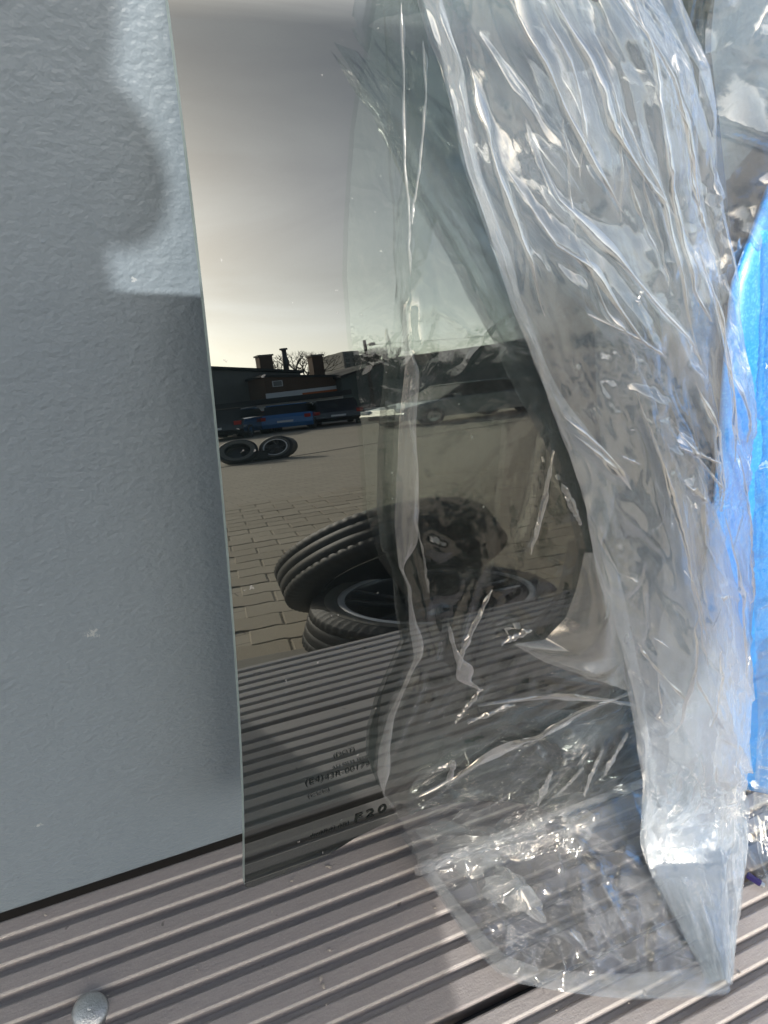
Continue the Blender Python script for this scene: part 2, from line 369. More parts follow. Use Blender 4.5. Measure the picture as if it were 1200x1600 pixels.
def window():
    w = empty('car_window_glass', (.2, gy(0), 0)); tag(w, 'dark tinted curved car door glass leaning on the grey wall, half under clear film', 'car window')
    nx, nz_ = 70, 80; TH = .004; ztop = .474
    def pt(s, t, off):
        # s across, t up ; left edge near vertical, right edge slanted
        xb = .0632+s*(.405-.0632)
        xl = .0644-.0208*(ztop); xr = .262
        zb = float(np.interp(xb, [p[0] for p in GB[3:]], [p[1] for p in GB[3:]]))
        xt = xl+s*(xr-xl)
        tt = t
        x = xb+(xt-xb)*tt*1.0; z = zb+(ztop+.010*s-zb)*tt
        if s < .5: x = x if s > 0 else .0644-.0208*z
        # left side stays on the straight edge line
        k = max(0, 1-s*4); x = x*(1-k)+k*((.0644-.0208*z)+s*(.31))
        # rounded lower left corner
        rr = .008; dx = x-(.0644-.0208*z); 
        if t < .05 and dx < rr: z += (rr-math.sqrt(max(0, rr*rr-(rr-dx)**2)))*(1-t/.05)*.7
        y = gy(z)
        n = Vector((0, (y-YC0), (z-ZC0))).normalized()
        return Vector((x, y, z))-n*off
    V = []; F = []
    S_ = np.r_[0, .002, .005, .01, .017, np.linspace(.03, 1, nx-5)]
    for off in (0, TH):
        for i in range(nx):
            for j in range(nz_): V.append(pt(S_[i], j/(nz_-1), off))
    N = nx*nz_; idx = lambda i, j, k=0: k*N+i*nz_+j
    for i in range(nx-1):
        for j in range(nz_-1): F.append((idx(i, j), idx(i+1, j), idx(i+1, j+1), idx(i, j+1)))
    o = w.location
    pane = objd('pane', [Vector(v)-o for v in V[:N]], F, MG, w, True)
    # ground edge band all round and back face
    E = []; VV = [Vector(v)-o for v in V]
    ring = [(i, 0) for i in range(nx)]+[(nx-1, j) for j in range(1, nz_)]+[(i, nz_-1) for i in range(nx-2, -1, -1)]+[(0, j) for j in range(nz_-2, 0, -1)]
    for a in range(len(ring)):
        p, q = ring[a], ring[(a+1) % len(ring)]
        E.append((idx(*p), idx(*p, 1), idx(*q, 1), idx(*q)))
    used = sorted({k for f in E for k in f}); mp_ = {k: i for i, k in enumerate(used)}
    objd('ground_edge', [VV[k] for k in used], [tuple(mp_[k] for k in f) for f in E], M_EDGE, w, False)
    # mounting hole ring
    bm = bmesh.new(); c = Vector((.3447, 0, .0354))
    ringp = []
    for i in range(24):
        a = 2*math.pi*i/24
        for rr in (.0085, .0103):
            z = c.z+rr*math.sin(a); x = c.x+rr*math.cos(a); ringp.append(bm.verts.new(Vector((x, gy(z)-.0005, z))-o))
    for i in range(24):
        a, b_, c_, d_ = ringp[2*i], ringp[2*i+1], ringp[(2*i+3) % 48], ringp[(2*i+2) % 48]
        bm.faces.new((a, b_, c_, d_))
    obj('mounting_hole_rim', bm, M_ALU, w)
    # printed marks
    def text(name, s, x, z, size, rot=0.0, bold=0.0, spacing=1.0):
        cu = D.curves.new(name, 'FONT'); cu.body = s; cu.size = size; cu.offset = bold; cu.space_character = spacing; cu.resolution_u = 3
        tmp = D.objects.new('tmp', cu); me = D.meshes.new_from_object(tmp); D.objects.remove(tmp); D.curves.remove(cu)
        for v in me.vertices:
            X = v.co.x; Z = v.co.y
            xx = x+X*math.cos(rot)-Z*math.sin(rot); zz = z+X*math.sin(rot)+Z*math.cos(rot)
            v.co = Vector((xx, gy(zz)-.0004, zz))-o
        me.materials.append(M_PRINT); ob = D.objects.new(name, me); COL.objects.link(ob); ob.parent = w; return ob
    text('type_mark', 'F20', .1205, .1130, .0108, R(2), .00012, 1.3)
    text('maker_line', 'ılıııılıllıılıl-ılıllıl', .0965, .1128, .0042, R(1), .00005)
    text('approval_mark', '(E4)', .0905, .1605, .0060, R(1), .0)
    text('approval_number', '43R-00179', .1005, .1602, .0054, R(1), .0)
    text('approval_small_print', 'AS2 M534 TEMP', .1040, .1668, .0028, R(1))
    text('certificate_mark', '(CCC)', .0925, .1500, .0042, R(1), .0)
    text('small_oval_mark', '(DOT)', .1040, .1752, .0040, R(1), .0)
window()

# ------------------------------------------------------------ clear film: position-based wrinkling of over-long sheets
def smooth_noise(nu, nv, cu, cv, seed):
    r = np.random.default_rng(seed); g = r.standard_normal((cu+3, cv+3))
    u = np.linspace(0, cu, nu); v = np.linspace(0, cv, nv)
    iu = np.floor(u).astype(int); fu = u-iu; iv = np.floor(v).astype(int); fv = v-iv
    fu = fu*fu*(3-2*fu); fv = fv*fv*(3-2*fv)
    a = g[iu][:, iv]; b = g[iu+1][:, iv]; c = g[iu][:, iv+1]; d = g[iu+1][:, iv+1]
    fu = fu[:, None]; fv = fv[None, :]
    return (a*(1-fu)+b*fu)*(1-fv)+(c*(1-fu)+d*fu)*fv
def upsample(A, nu, nv):
    cu, cv = A.shape[:2]
    u = np.linspace(0, cu-1, nu); v = np.linspace(0, cv-1, nv)
    iu = np.minimum(u.astype(int), cu-2); iv = np.minimum(v.astype(int), cv-2); fu = (u-iu)[:, None, None]; fv = (v-iv)[None, :, None]
    sm = lambda f: f*.65+.35*f*f*(3-2*f)
    fu = sm(fu); fv = sm(fv)
    return (A[iu][:, iv]*(1-fu)+A[iu+1][:, iv]*fu)*(1-fv)+(A[iu][:, iv+1]*(1-fu)+A[iu+1][:, iv+1]*fu)*fv
def wrinkle(T, ku, kv, pull, collide, amp, seed, iters=160, bend=.25, dirn=None, levels=(6, 3, 1), fine=0.0):
    """T: (nu,nv,3) resting surface; ku, kv: extra length factors along u and v (arrays or scalars);
    the sheet is longer than the surface it hangs on and buckles into folds, coarse folds first, then creases."""
    nu, nv, _ = T.shape
    ku = np.broadcast_to(np.asarray(ku, float), (nu, nv)); kv = np.broadcast_to(np.asarray(kv, float), (nu, nv)); pull = np.broadcast_to(pull, (nu, nv))
    disp = None; r2 = np.random.default_rng(seed*7+1)
    for lv in levels:
        iu = np.unique(np.round(np.linspace(0, nu-1, max(4, nu//lv))).astype(int)); iv = np.unique(np.round(np.linspace(0, nv-1, max(4, nv//lv))).astype(int))
        t = T[iu][:, iv]
        if disp is None:
            tu = np.gradient(t, axis=0); tv = np.gradient(t, axis=1); N = np.cross(tu, tv); N /= np.linalg.norm(N, axis=2)[..., None]+1e-9
            if N[..., 1].mean() > 0: N = -N
            if dirn is not None: N = N*0+np.array(dirn)
            disp = N*amp[iu][:, iv][..., None]+r2.standard_normal(t.shape)*2e-4
        else: disp = upsample(disp, len(iu), len(iv))+r2.standard_normal(t.shape)*2e-5
        P = t+disp; pl = pull[iu][:, iv]
        ex = 1.0 if lv > 1 else 1.0+fine
        P = solve_sheet(P, t, 1+(ku[iu][:, iv]-1)*ex, 1+(kv[iu][:, iv]-1)*ex, pl, collide, iters if lv == 1 else iters, bend)
        disp = P-t
    return P
def solve_sheet(P, T, ku, kv, pull, collide, iters, bend):
    nu, nv, _ = T.shape
    du = np.linalg.norm(T[1:]-T[:-1], axis=2)*ku[1:]; dv = np.linalg.norm(T[:, 1:]-T[:, :-1], axis=2)*kv[:, 1:]
    d1 = np.linalg.norm(T[1:, 1:]-T[:-1, :-1], axis=2)*.5*(ku[1:, 1:]+kv[1:, 1:]); d2 = np.linalg.norm(T[1:, :-1]-T[:-1, 1:], axis=2)*.5*(ku[1:, 1:]+kv[1:, 1:])
    du2 = du[1:]+du[:-1]; dv2 = dv[:, 1:]+dv[:, :-1]; pull = pull[..., None]
    def solve(sa, sb, rest, k):
        a = P[sa]; b = P[sb]; d = b-a; L = np.linalg.norm(d, axis=2); c = (k*.5*(L-rest)/(L+1e-9))[..., None]*d
        P[sa] = a+c; P[sb] = b-c
    S = slice
    for it in range(iters):
        for o in (0, 1):
            n = (nu-o)//2; m = (nv-o)//2
            solve((S(o, o+2*n-1, 2), S(None)), (S(o+1, o+2*n, 2), S(None)), du[o:o+2*n-1:2], 1.0)
            solve((S(None), S(o, o+2*m-1, 2)), (S(None), S(o+1, o+2*m, 2)), dv[:, o:o+2*m-1:2], 1.0)
            solve((S(o, o+2*n-1, 2), S(0, nv-1)), (S(o+1, o+2*n, 2), S(1, nv)), d1[o:o+2*n-1:2], .4)
            solve((S(o, o+2*n-1, 2), S(1, nv)), (S(o+1, o+2*n, 2), S(0, nv-1)), d2[o:o+2*n-1:2], .4)
        if bend:
            for o in range(4):
                n = (nu-2-o+3)//4
                if n > 0: solve((S(o, o+4*n-3, 4), S(None)), (S(o+2, o+4*n-1, 4), S(None)), du2[o:o+4*n-3:4], bend)
                m = (nv-2-o+3)//4
                if m > 0: solve((S(None), S(o, o+4*m-3, 4)), (S(None), S(o+2, o+4*m-1, 4)), dv2[:, o:o+4*m-3:4], bend)
        P += pull*(T-P)
        collide(P)
    return P

def crease_field(X, Y, lines, w, seed):
    """tent-shaped ridges along poly-lines; X, Y are metric sheet coordinates"""
    H = np.zeros_like(X); r = np.random.default_rng(seed)
    for ln_ in lines:
        d = np.full(X.shape, 9.0); sg = np.zeros(X.shape); ww = w*r.uniform(.6, 1.3); hh = r.uniform(.5, 1.1); side = r.choice([-1, 1])
        along = np.zeros(X.shape); n_ = len(ln_)-1
        for k, ((x0, y0), (x1, y1)) in enumerate(zip(ln_[:-1], ln_[1:])):
            vx, vy = x1-x0, y1-y0; L2 = vx*vx+vy*vy+1e-12
            t = np.clip(((X-x0)*vx+(Y-y0)*vy)/L2, 0, 1); q = np.hypot(X-x0-t*vx, Y-y0-t*vy); m = q < d
            d = np.where(m, q, d); sg = np.where(m, ((X-x0)*vy-(Y-y0)*vx)*side, sg); along = np.where(m, (k+t)/n_, along)
        # a fold: a broad flat facet on one side, a short steep one on the other
        wd_ = np.where(sg > 0, ww*1.7, ww*.30); taper = np.minimum(1, np.minimum(along, 1-along)*3.5+.15)
        H = np.maximum(H, hh*taper*np.maximum(0, 1-d/wd_))
    return H
SLIVERS = [[(0.2459, 0.1071), (0.2466, 0.0905), (0.2485, 0.0672)], [(0.2726, 0.0966), (0.2689, 0.0851), (0.2617, 0.0719)], [(0.1771, 0.2029), (0.1713, 0.1936), (0.1649, 0.1834)], [(0.1828, 0.2286), (0.1915, 0.2308), (0.1997, 0.2325)], [(0.1728, 0.1804), (0.1847, 0.1815), (0.1998, 0.1835)], [(0.1513, 0.129), (0.1735, 0.1351), (0.195, 0.1473), (0.2239, 0.1486), (0.2515, 0.159), (0.2918, 0.1628)], [(0.1765, 0.1914), (0.2239, 0.1806), (0.2636, 0.1635), (0.302, 0.1426)], [(0.2973, 0.1205), (0.2969, 0.1012), (0.2974, 0.0721)], [(0.1527, 0.2478), (0.1579, 0.2319), (0.1688, 0.209), (0.1766, 0.2014)], [(0.1726, 0.2618), (0.1677, 0.2475), (0.1622, 0.2307), (0.1617, 0.2193)], [(0.196, 0.3234), (0.1946, 0.2975), (0.191, 0.2761)], [(0.2022, 0.3082), (0.2104, 0.2964), (0.217, 0.2858)], [(0.1577, 0.148), (0.1707, 0.1501), (0.1704, 0.1309)], [(0.2819, 0.1115), (0.2838, 0.0867), (0.2901, 0.0538)]]
FLAP_L = [(0.2228, 0.2698), (0.2224, 0.2505), (0.2198, 0.2341), (0.2099, 0.223), (0.1906, 0.2257), (0.2133, 0.2075)]
FLAP_R = [(0.2287, 0.2687), (0.2418, 0.246), (0.2534, 0.2255), (0.2651, 0.2007), (0.2739, 0.1791), (0.2796, 0.165)]
THREADS = [[(0.1269, 0.4701), (0.1264, 0.4478), (0.1259, 0.4261), (0.1269, 0.4109), (0.1281, 0.3929)], [(0.1347, 0.4606), (0.1344, 0.4447), (0.1328, 0.4337), (0.1301, 0.4205), (0.1288, 0.4089)], [(0.1278, 0.3441), (0.1317, 0.3237), (0.1316, 0.3022), (0.1368, 0.2838), (0.1412, 0.2674), (0.1478, 0.2384), (0.1531, 0.2219)]]
CREASE_B = [[(0.0, 0.237), (0.037, 0.256), (0.074, 0.301), (0.118, 0.395), (0.147, 0.479)], [(0.0, 0.637), (0.044, 0.708), (0.096, 0.772), (0.176, 0.87)], [(0.0, 0.388), (0.044, 0.44), (0.088, 0.461), (0.118, 0.553), (0.143, 0.641), (0.221, 0.654), (0.279, 0.668)], [(0.0, 0.738), (0.029, 0.696), (0.081, 0.659), (0.147, 0.689), (0.213, 0.698), (0.243, 0.756)], [(0.081, 0.731), (0.096, 0.772), (0.14, 0.79), (0.169, 0.821), (0.184, 0.856)], [(0.081, 0.2), (0.132, 0.24), (0.176, 0.39), (0.221, 0.51), (0.257, 0.636), (0.276, 0.672)], [(0.11, 0.108), (0.162, 0.172), (0.184, 0.285), (0.243, 0.385), (0.25, 0.403)], [(0.169, 0.268), (0.221, 0.302), (0.243, 0.358)], [(0.221, 0.237), (0.243, 0.385), (0.265, 0.494)], [(0.294, 0.341), (0.331, 0.351), (0.375, 0.359), (0.404, 0.368), (0.441, 0.393), (0.471, 0.411), (0.507, 0.4), (0.551, 0.426), (0.596, 0.431), (0.625, 0.451)], [(0.294, 0.627), (0.338, 0.681), (0.368, 0.672), (0.404, 0.671), (0.434, 0.697)], [(0.353, 0.471), (0.375, 0.665)], [(0.39, 0.459), (0.423, 0.612)], [(0.316, 0.032), (0.346, 0.113), (0.397, 0.21)], [(0.335, 0.04), (0.393, 0.201)], [(0.294, 0.845), (0.338, 0.905), (0.368, 0.903)], [(0.324, 0.954), (0.375, 0.987)], [(0.441, 0.708), (0.493, 0.741), (0.544, 0.767), (0.61, 0.8), (0.662, 0.83), (0.706, 0.93)], [(0.551, 0.426), (0.625, 0.349), (0.699, 0.222), (0.772, 0.125)], [(0.61, 0.58), (0.735, 0.433)], [(0.647, 0.144), (0.721, 0.067), (0.735, 0.113)], [(0.757, 0.537), (0.816, 0.936)], [(0.787, 0.016), (0.816, 0.29)], [(0.816, 0.29), (0.882, 0.374), (0.956, 0.269)], [(0.809, 0.586), (0.882, 0.629), (0.978, 0.722)], [(0.044, 0.075), (0.096, 0.069), (0.169, 0.08), (0.221, 0.093)], [(0.11, 0.946), (0.184, 0.97), (0.257, 0.983)], [(0.184, 0.767), (0.243, 0.809), (0.309, 0.809), (0.382, 0.792)]]
CREASE_A = [[(0.134, 0.4605), (0.1342, 0.4392), (0.1314, 0.4299), (0.1293, 0.4186), (0.1276, 0.397), (0.1285, 0.3824)], [(0.1319, 0.2907), (0.1377, 0.2713), (0.1443, 0.25), (0.1482, 0.2347), (0.1524, 0.2221)], [(0.165, 0.2685), (0.1603, 0.2528), (0.1579, 0.2319), (0.1631, 0.2188), (0.1707, 0.2042), (0.1768, 0.2), (0.1648, 0.1844)], [(0.1828, 0.2286), (0.1987, 0.232)], [(0.1785, 0.1906), (0.2236, 0.1817), (0.305, 0.1414)], [(0.1728, 0.1804), (0.1991, 0.1833)], [(0.1513, 0.129), (0.1735, 0.1351), (0.195, 0.1473), (0.2239, 0.1486), (0.2515, 0.159), (0.2918, 0.1628)], [(0.2453, 0.1061), (0.2479, 0.0691)], [(0.2729, 0.0957), (0.2613, 0.0729)], [(0.1957, 0.3262), (0.1938, 0.2915), (0.191, 0.2761)], [(0.2011, 0.3113), (0.2156, 0.2877)], [(0.1905, 0.2265), (0.2213, 0.2072), (0.2425, 0.1894), (0.2757, 0.1685)], [(0.1306, 0.3907), (0.1321, 0.3624)], [(0.1392, 0.2923), (0.1522, 0.2838)], [(0.1685, 0.1201), (0.1912, 0.0913)], [(0.2804, 0.1153), (0.2896, 0.0525)], [(0.2985, 0.12), (0.2974, 0.0721)], [(0.1318, 0.1649), (0.1413, 0.2017), (0.1454, 0.2243)]]
def interp_rows(Lp, Rp, nu):
    Lp = np.array(Lp, float); Rp = np.array(Rp, float)
    def rs(A):
        s = np.r_[0, np.cumsum(np.linalg.norm(np.diff(A, axis=0), axis=1))]; s /= s[-1]
        t = np.linspace(0, 1, nu); return np.stack([np.interp(t, s, A[:, k]) for k in range(3)], 1)
    return rs(Lp), rs(Rp)
def sheet_obj(name, P, mat, parent):
    nu, nv, _ = P.shape; o = parent.location
    V = (P.reshape(-1, 3)-np.array(o)); 
    i, j = np.meshgrid(np.arange(nu-1), np.arange(nv-1), indexing='ij'); a = (i*nv+j).ravel()
    F = np.stack([a, a+nv, a+nv+1, a+1], 1)
    me = D.meshes.new(name); me.from_pydata(V.tolist(), [], F.tolist()); me.update(); me.shade_smooth(); me.materials.append(mat)
    ob = D.objects.new(name, me); COL.objects.link(ob); ob.parent = parent; return ob
def edge_strip(name, pts, r, mat, parent):      # welded hem along an edge
    bm = bmesh.new(); o = Vector(parent.location); pts = [Vector(p) for p in pts]
    prev = None
    for i, p in enumerate(pts):
        t = (pts[min(i+1, len(pts)-1)]-pts[max(i-1, 0)]).normalized(); s = t.cross(Vector((0, -1, .3))).normalized(); u2 = t.cross(s)
        ring = [bm.verts.new(p-o+s*r*math.cos(a)+u2*r*.5*math.sin(a)) for a in np.linspace(0, 2*math.pi, 7)[:-1]]
        if prev:
            for k in range(6): bm.faces.new((prev[k], prev[(k+1) % 6], ring[(k+1) % 6], ring[k]))
        prev = ring
    return obj(name, bm, mat, parent, True)

MF_A = mat_film('clear_film', .004, .10, .09, .06, spec=1.4, crease=.8, scale=1.0)
MF_A2 = mat_film('clear_film_greenish', .012, .14, .06, .12, tint=(.95, .985, .96), spec=.9)
MF_B = mat_film('milky_gathered_film', .10, .42, .145, .07, spec=3.6, crease=.3, tint=(.93, .965, .99), mcol=(.74, .85, 1.0))
MF_C = mat_film('crumpled_film_on_boards', .06, .45, .11, .05, crease=.4, scale=.9, tint=(.985,.99,.99), spec=3.0, mcol=(.82, .89, .98))
MF_D = mat_film('crisp_clear_wrap', .008, .16, .10, .2, spec=2.6, crease=.6)
MF_H = mat_film('folded_film_edge', .16, .35, .18, .12, spec=2.0, crease=.3)
MF_G = mat_film('film_glint', .10, .5, .12, .06, spec=4.5, crease=.2)  # milkier, shinier film for strips that draw glints in
MF_L = mat_film('dense_gathered_film', .24, .5, .15, .06, spec=3.2, crease=.3, mcol=(.80, .88, .98))

bag = empty('clear_plastic_bag', (.26, -.09, 0)); tag(bag, 'crumpled clear plastic bag pulled half off the dark glass and pooling on the boards', 'plastic bag')
AL = [(0.1334, 0.4760), (0.1367, 0.4659), (0.1374, 0.4573), (0.1343, 0.4429), (0.1333, 0.4281), (0.1289, 0.4109), (0.1281, 0.3969), (0.1259, 0.3804), (0.1249, 0.363), (0.1229, 0.3446), (0.1222, 0.325), (0.1223, 0.3038), (0.1249, 0.2856), (0.13, 0.273), (0.1324, 0.253), (0.1365, 0.2344), (0.1313, 0.2172), (0.1265, 0.2028), (0.1238, 0.1823), (0.125, 0.163), (0.1321, 0.1388)]
def random_creases(n, seed, wmax=.10, lmax=.63, ang=15, long_=(.04, .15)):
    r = np.random.default_rng(seed); out = []
    for i in range(n):
        x, y = r.uniform(-.01, wmax), r.uniform(-.03, lmax); a = math.radians((ang if y < .36 else 2)+r.normal(0, 9 if lmax > .5 else 28)); L_ = r.uniform(*long_); p = [(x, y)]
        if i % 3 == 2: a += math.radians(r.choice([-55, 50])); L_ *= .3
        for k in range(3):
            x += math.sin(a)*L_/3; y += math.cos(a)*L_/3; a += r.normal(0, .16); p.append((x, y))
        out.append(p)
    return out
def front_sheet():
    L_ = [(x, gy(z)-.004, z) for x, z in AL]
    L_ += [(.148, -.080, .105), (.165, -.080, .06), (.1765, -.066, .022), (.183, -.060, .006), (.1867, -.0802, .005), (.1897, -.1006, .005), (.1934, -.1223, .005), (.1988, -.136, .005), (.2081, -.1464, .005)]
    # right edge hangs behind the strand, then spreads over the boards
    R_ = [(.262-.0*z+ (.476-z)*.32, gy(z)-.004, z) for z in np.linspace(.476, .02, 22)]
    R_ += [(.408, -.068, .006), (.402, -.095, .005), (.392, -.125, .005), (.375, -.150, .005), (.360, -.1709, .005), (.3406, -.1879, .005), (.3259, -.1988, .005)]
    nu, nv = 250, 100
    Lr, Rr = interp_rows(L_, R_, nu)
    v = np.linspace(0, 1, nv)[None, :, None]
    T = Lr[:, None, :]*(1-v)+Rr[:, None, :]*v
    # bottom seam bows forward
    u = np.linspace(0, 1, nu)[:, None]; vv = v[..., 0]
    T[..., 1] -= .006*np.sin(np.pi*vv)*np.clip((u-.8)/.2, 0, 1)
    ong = (T[..., 2] > .012)
    T[..., 1] = np.where(ong & (T[..., 2] > .02), np.minimum(T[..., 1], gyn(T[..., 2])-.003), T[..., 1])
    low = np.clip((.32-T[..., 2])/.12, 0, 1); dk = np.clip((.03-T[..., 2])/.02, 0, 1)
    pt = np.clip(smooth_noise(nu, nv, 14, 7, 6)*.8+.4, 0, 1)
    ku = 1.0008+.010*low*pt+.018*dk*pt; kv = 1.002+.009*low*pt+.018*dk*pt
    sn = smooth_noise(nu, nv, 9, 14, 3); vert = smooth_noise(nu, nv, 4, 22, 5)
    amp = .0006*np.abs(vert)*(1-low)+.0035*low*np.abs(smooth_noise(nu, nv, 26, 16, 8))+dk*.004*np.abs(smooth_noise(nu, nv, 20, 9, 9))
    edge = np.minimum(vv, 1-vv)*nv; pull = np.where(edge < 4, .5, .006)*np.ones((nu, 1))
    pull[-3:] = .3; pull[:2] = .3
    def col(P):
        z = P[..., 2]; np.maximum(z, .0012, out=z)
        x = P[..., 0]; lim = gyn(z)-.0012
        inside = z > .006
        P[..., 1] = np.where(inside, np.minimum(P[..., 1], lim), P[..., 1])
    cf = crease_field(T[..., 0], T[..., 2], CREASE_A, .0045, 5)*(T[..., 2] > .03)
    X_, Y_ = T[..., 0]-.12, T[..., 2]
    c2 = crease_field(X_, Y_, random_creases(70, 221, .28, .27, 60, (.01, .04)), .0042, 222)*np.clip((T[..., 2]-.02)/.02, 0, 1)*low
    T[..., 1] -= cf*.0030+c2*.0020; pull = np.where(np.maximum(cf, c2*.9) > .5, .08, pull)
    X_, Y_ = T[..., 0]-.18, T[..., 1]+.20
    cz = crease_field(X_, Y_, random_creases(40, 231, .22, .14, 25, (.02, .08)), .011, 232)+.5*crease_field(X_, Y_, random_creases(70, 233, .22, .14, -35, (.01, .035)), .0055, 234)
    T[..., 2] += cz*.0070*(dk > .5)*np.clip(edge/8, 0, 1)*np.clip((1-u)*16, 0, 1); pull = np.where(dk > .5, np.maximum(pull, .03), pull)
    P = wrinkle(T, ku, kv, pull, col, amp, 1, 90, .22, fine=.7)
    fs = sheet_obj('front_sheet', P, MF_A, bag); fs.data.materials.append(MF_C)
    zc = P[:-1, :-1, 2].ravel(); mi = (zc < .03).astype(np.int32); fs.data.polygons.foreach_set('material_index', mi)
    return P
PA = front_sheet()
def pouch_layer():
    # second, lower layer of the pouch lying on the boards
    L_ = [(.172, -.070, .030), (.1775, -.060, .010), (.183, -.064, .004), (.1875, -.0802, .003), (.1907, -.1006, .003), (.1948, -.1223, .003), (.2, -.136, .003), (.2095, -.1464, .003)]
    R_ = [(.403, -.067, .030), (.407, -.067, .010), (.402, -.095, .004), (.392, -.125, .003), (.375, -.150, .003), (.360, -.1709, .003), (.3406, -.1879, .003), (.3259, -.1988, .003)]
    nu, nv = 120, 110; Lr, Rr = interp_rows(L_, R_, nu); v = np.linspace(0, 1, nv)[None, :, None]
    T = Lr[:, None, :]*(1-v)+Rr[:, None, :]*v; u = np.linspace(0, 1, nu)[:, None]; vv = v[..., 0]
    T[..., 1] -= .006*np.sin(np.pi*vv)*np.clip((u-.5)/.5, 0, 1)
    T[..., 1] = np.minimum(T[..., 1], gyn(T[..., 2])-.002)
    amp = .008*np.abs(smooth_noise(nu, nv, 16, 15, 21))*np.sin(np.pi*u)
    edge = np.minimum(vv, 1-vv)*nv; pull = np.where(edge < 2, .25, .01)*np.ones((nu, 1)); pull[-3:] = .3; pull[:2] = .3
    def col(P):
        z = P[..., 2]; np.maximum(z, .0008, out=z)
        P[..., 1] = np.where(z > .006, np.minimum(P[..., 1], gyn(z)-.0008), P[..., 1])
    X_, Y_ = T[..., 0]-.18, T[..., 1]+.20
    cz = crease_field(X_, Y_, random_creases(46, 211, .22, .14, 35, (.02, .08)), .010, 212)+.5*crease_field(X_, Y_, random_creases(80, 213, .22, .14, -20, (.01, .035)), .0055, 214)
    T[..., 2] += cz*.0060*np.clip(edge/8, 0, 1)*np.clip(u*6, 0, 1)*np.clip((1-u)*10, 0, 1)
    P = wrinkle(T, 1.02, 1.02, np.maximum(pull, .05), col, amp*0, 2, 16, .06, levels=(1,))
    sheet_obj('lower_layer', P, MF_C, bag)
pouch_layer()
def back_sheet():
    A2 = [(0.1218, 0.476), (0.1177, 0.4593), (0.1134, 0.4471), (0.1103, 0.4347), (0.1084, 0.4221), (0.1065, 0.4071), (0.1054, 0.3915), (0.1065, 0.3729), (0.1086, 0.3553), (0.1111, 0.3315), (0.1128, 0.3054), (0.1191, 0.2845)]
    L_ = [(x, gy(z)-.0022, z) for x, z in A2]+[(.135, gy(.26)-.0022, .26)]
    R_ = [(.175, gy(z)-.0022, z) for z in np.linspace(.476, .26, 10)]
    nu, nv = 150, 50; Lr, Rr = interp_rows(L_, R_, nu); v = np.linspace(0, 1, nv)[None, :, None]
    T = Lr[:, None, :]*(1-v)+Rr[:, None, :]*v
    T[..., 1] = gyn(T[..., 2])-.0022
    vv = v[..., 0]*np.ones((nu, 1)); edge = np.minimum(vv, 1-vv)*nv
    def col(P): P[..., 1] = np.minimum(P[..., 1], gyn(P[..., 2])-.0008)
    P = wrinkle(T, 1.001, 1.006, np.where(edge < 2, .3, .02), col, .0012*np.abs(smooth_noise(nu, nv, 3, 8, 31)), 3, 80, .3)
    sheet_obj('back_sheet', P, MF_A2, bag)
back_sheet()
BLp = [(0.118, -0.0329, 0.4780), (0.1245, -0.0342, 0.4647), (0.1295, -0.0356, 0.4569), (0.1341, -0.0376, 0.4451), (0.1405, -0.0404, 0.4289), (0.1482, -0.0428, 0.4154), (0.1566, -0.0453, 0.4008), (0.1642, -0.048, 0.3851), (0.1754, -0.051, 0.3679), (0.1886, -0.0552, 0.3438), (0.2022, -0.0589, 0.3228), (0.2129, -0.0622, 0.3034), (0.2232, -0.0664, 0.2793), (0.2363, -0.0717, 0.249), (0.2483, -0.0754, 0.2275), (0.2625, -0.0802, 0.1998), (0.2775, -0.0855, 0.1696), (0.2934, -0.0921, 0.1316), (0.3065, -0.0992, 0.0909), (0.3163, -0.1067, 0.0478), (.3225, -.1115, .026), (.3262, -.1180, .014), (.3258, -.1270, .010), (.3245, -.1368, .009), (.3213, -.1577, .008), (.3192, -.1774, .007), (.3161, -.1900, .006)]
BRp = [(0.2100, -0.0314, 0.4860), (0.2267, -0.0328, 0.4726), (0.237, -0.0343, 0.4638), (0.2446, -0.0367, 0.4502), (0.2516, -0.04, 0.4312), (0.2604, -0.0428, 0.4154), (0.2716, -0.0457, 0.3982), (0.2811, -0.049, 0.3798), (0.2914, -0.0524, 0.3599), (0.3045, -0.0573, 0.3319), (0.314, -0.0614, 0.3082), (0.3225, -0.0652, 0.2864), (0.3336, -0.07, 0.2588), (0.3464, -0.076, 0.2244), (0.355, -0.08, 0.201), (0.3662, -0.0853, 0.1708), (0.3771, -0.0909, 0.1384), (0.3892, -0.098, 0.0976), (0.4062, -0.1061, 0.0512), (.4140, -.1110, .034), (.4155, -.1190, .020), (.4090, -.1300, .013), (.3990, -.1400, .010), (.3772, -.1572, .009), (.3576, -.1718, .008), (.341, -.186, .007), (.3285, -.1965, .006)]
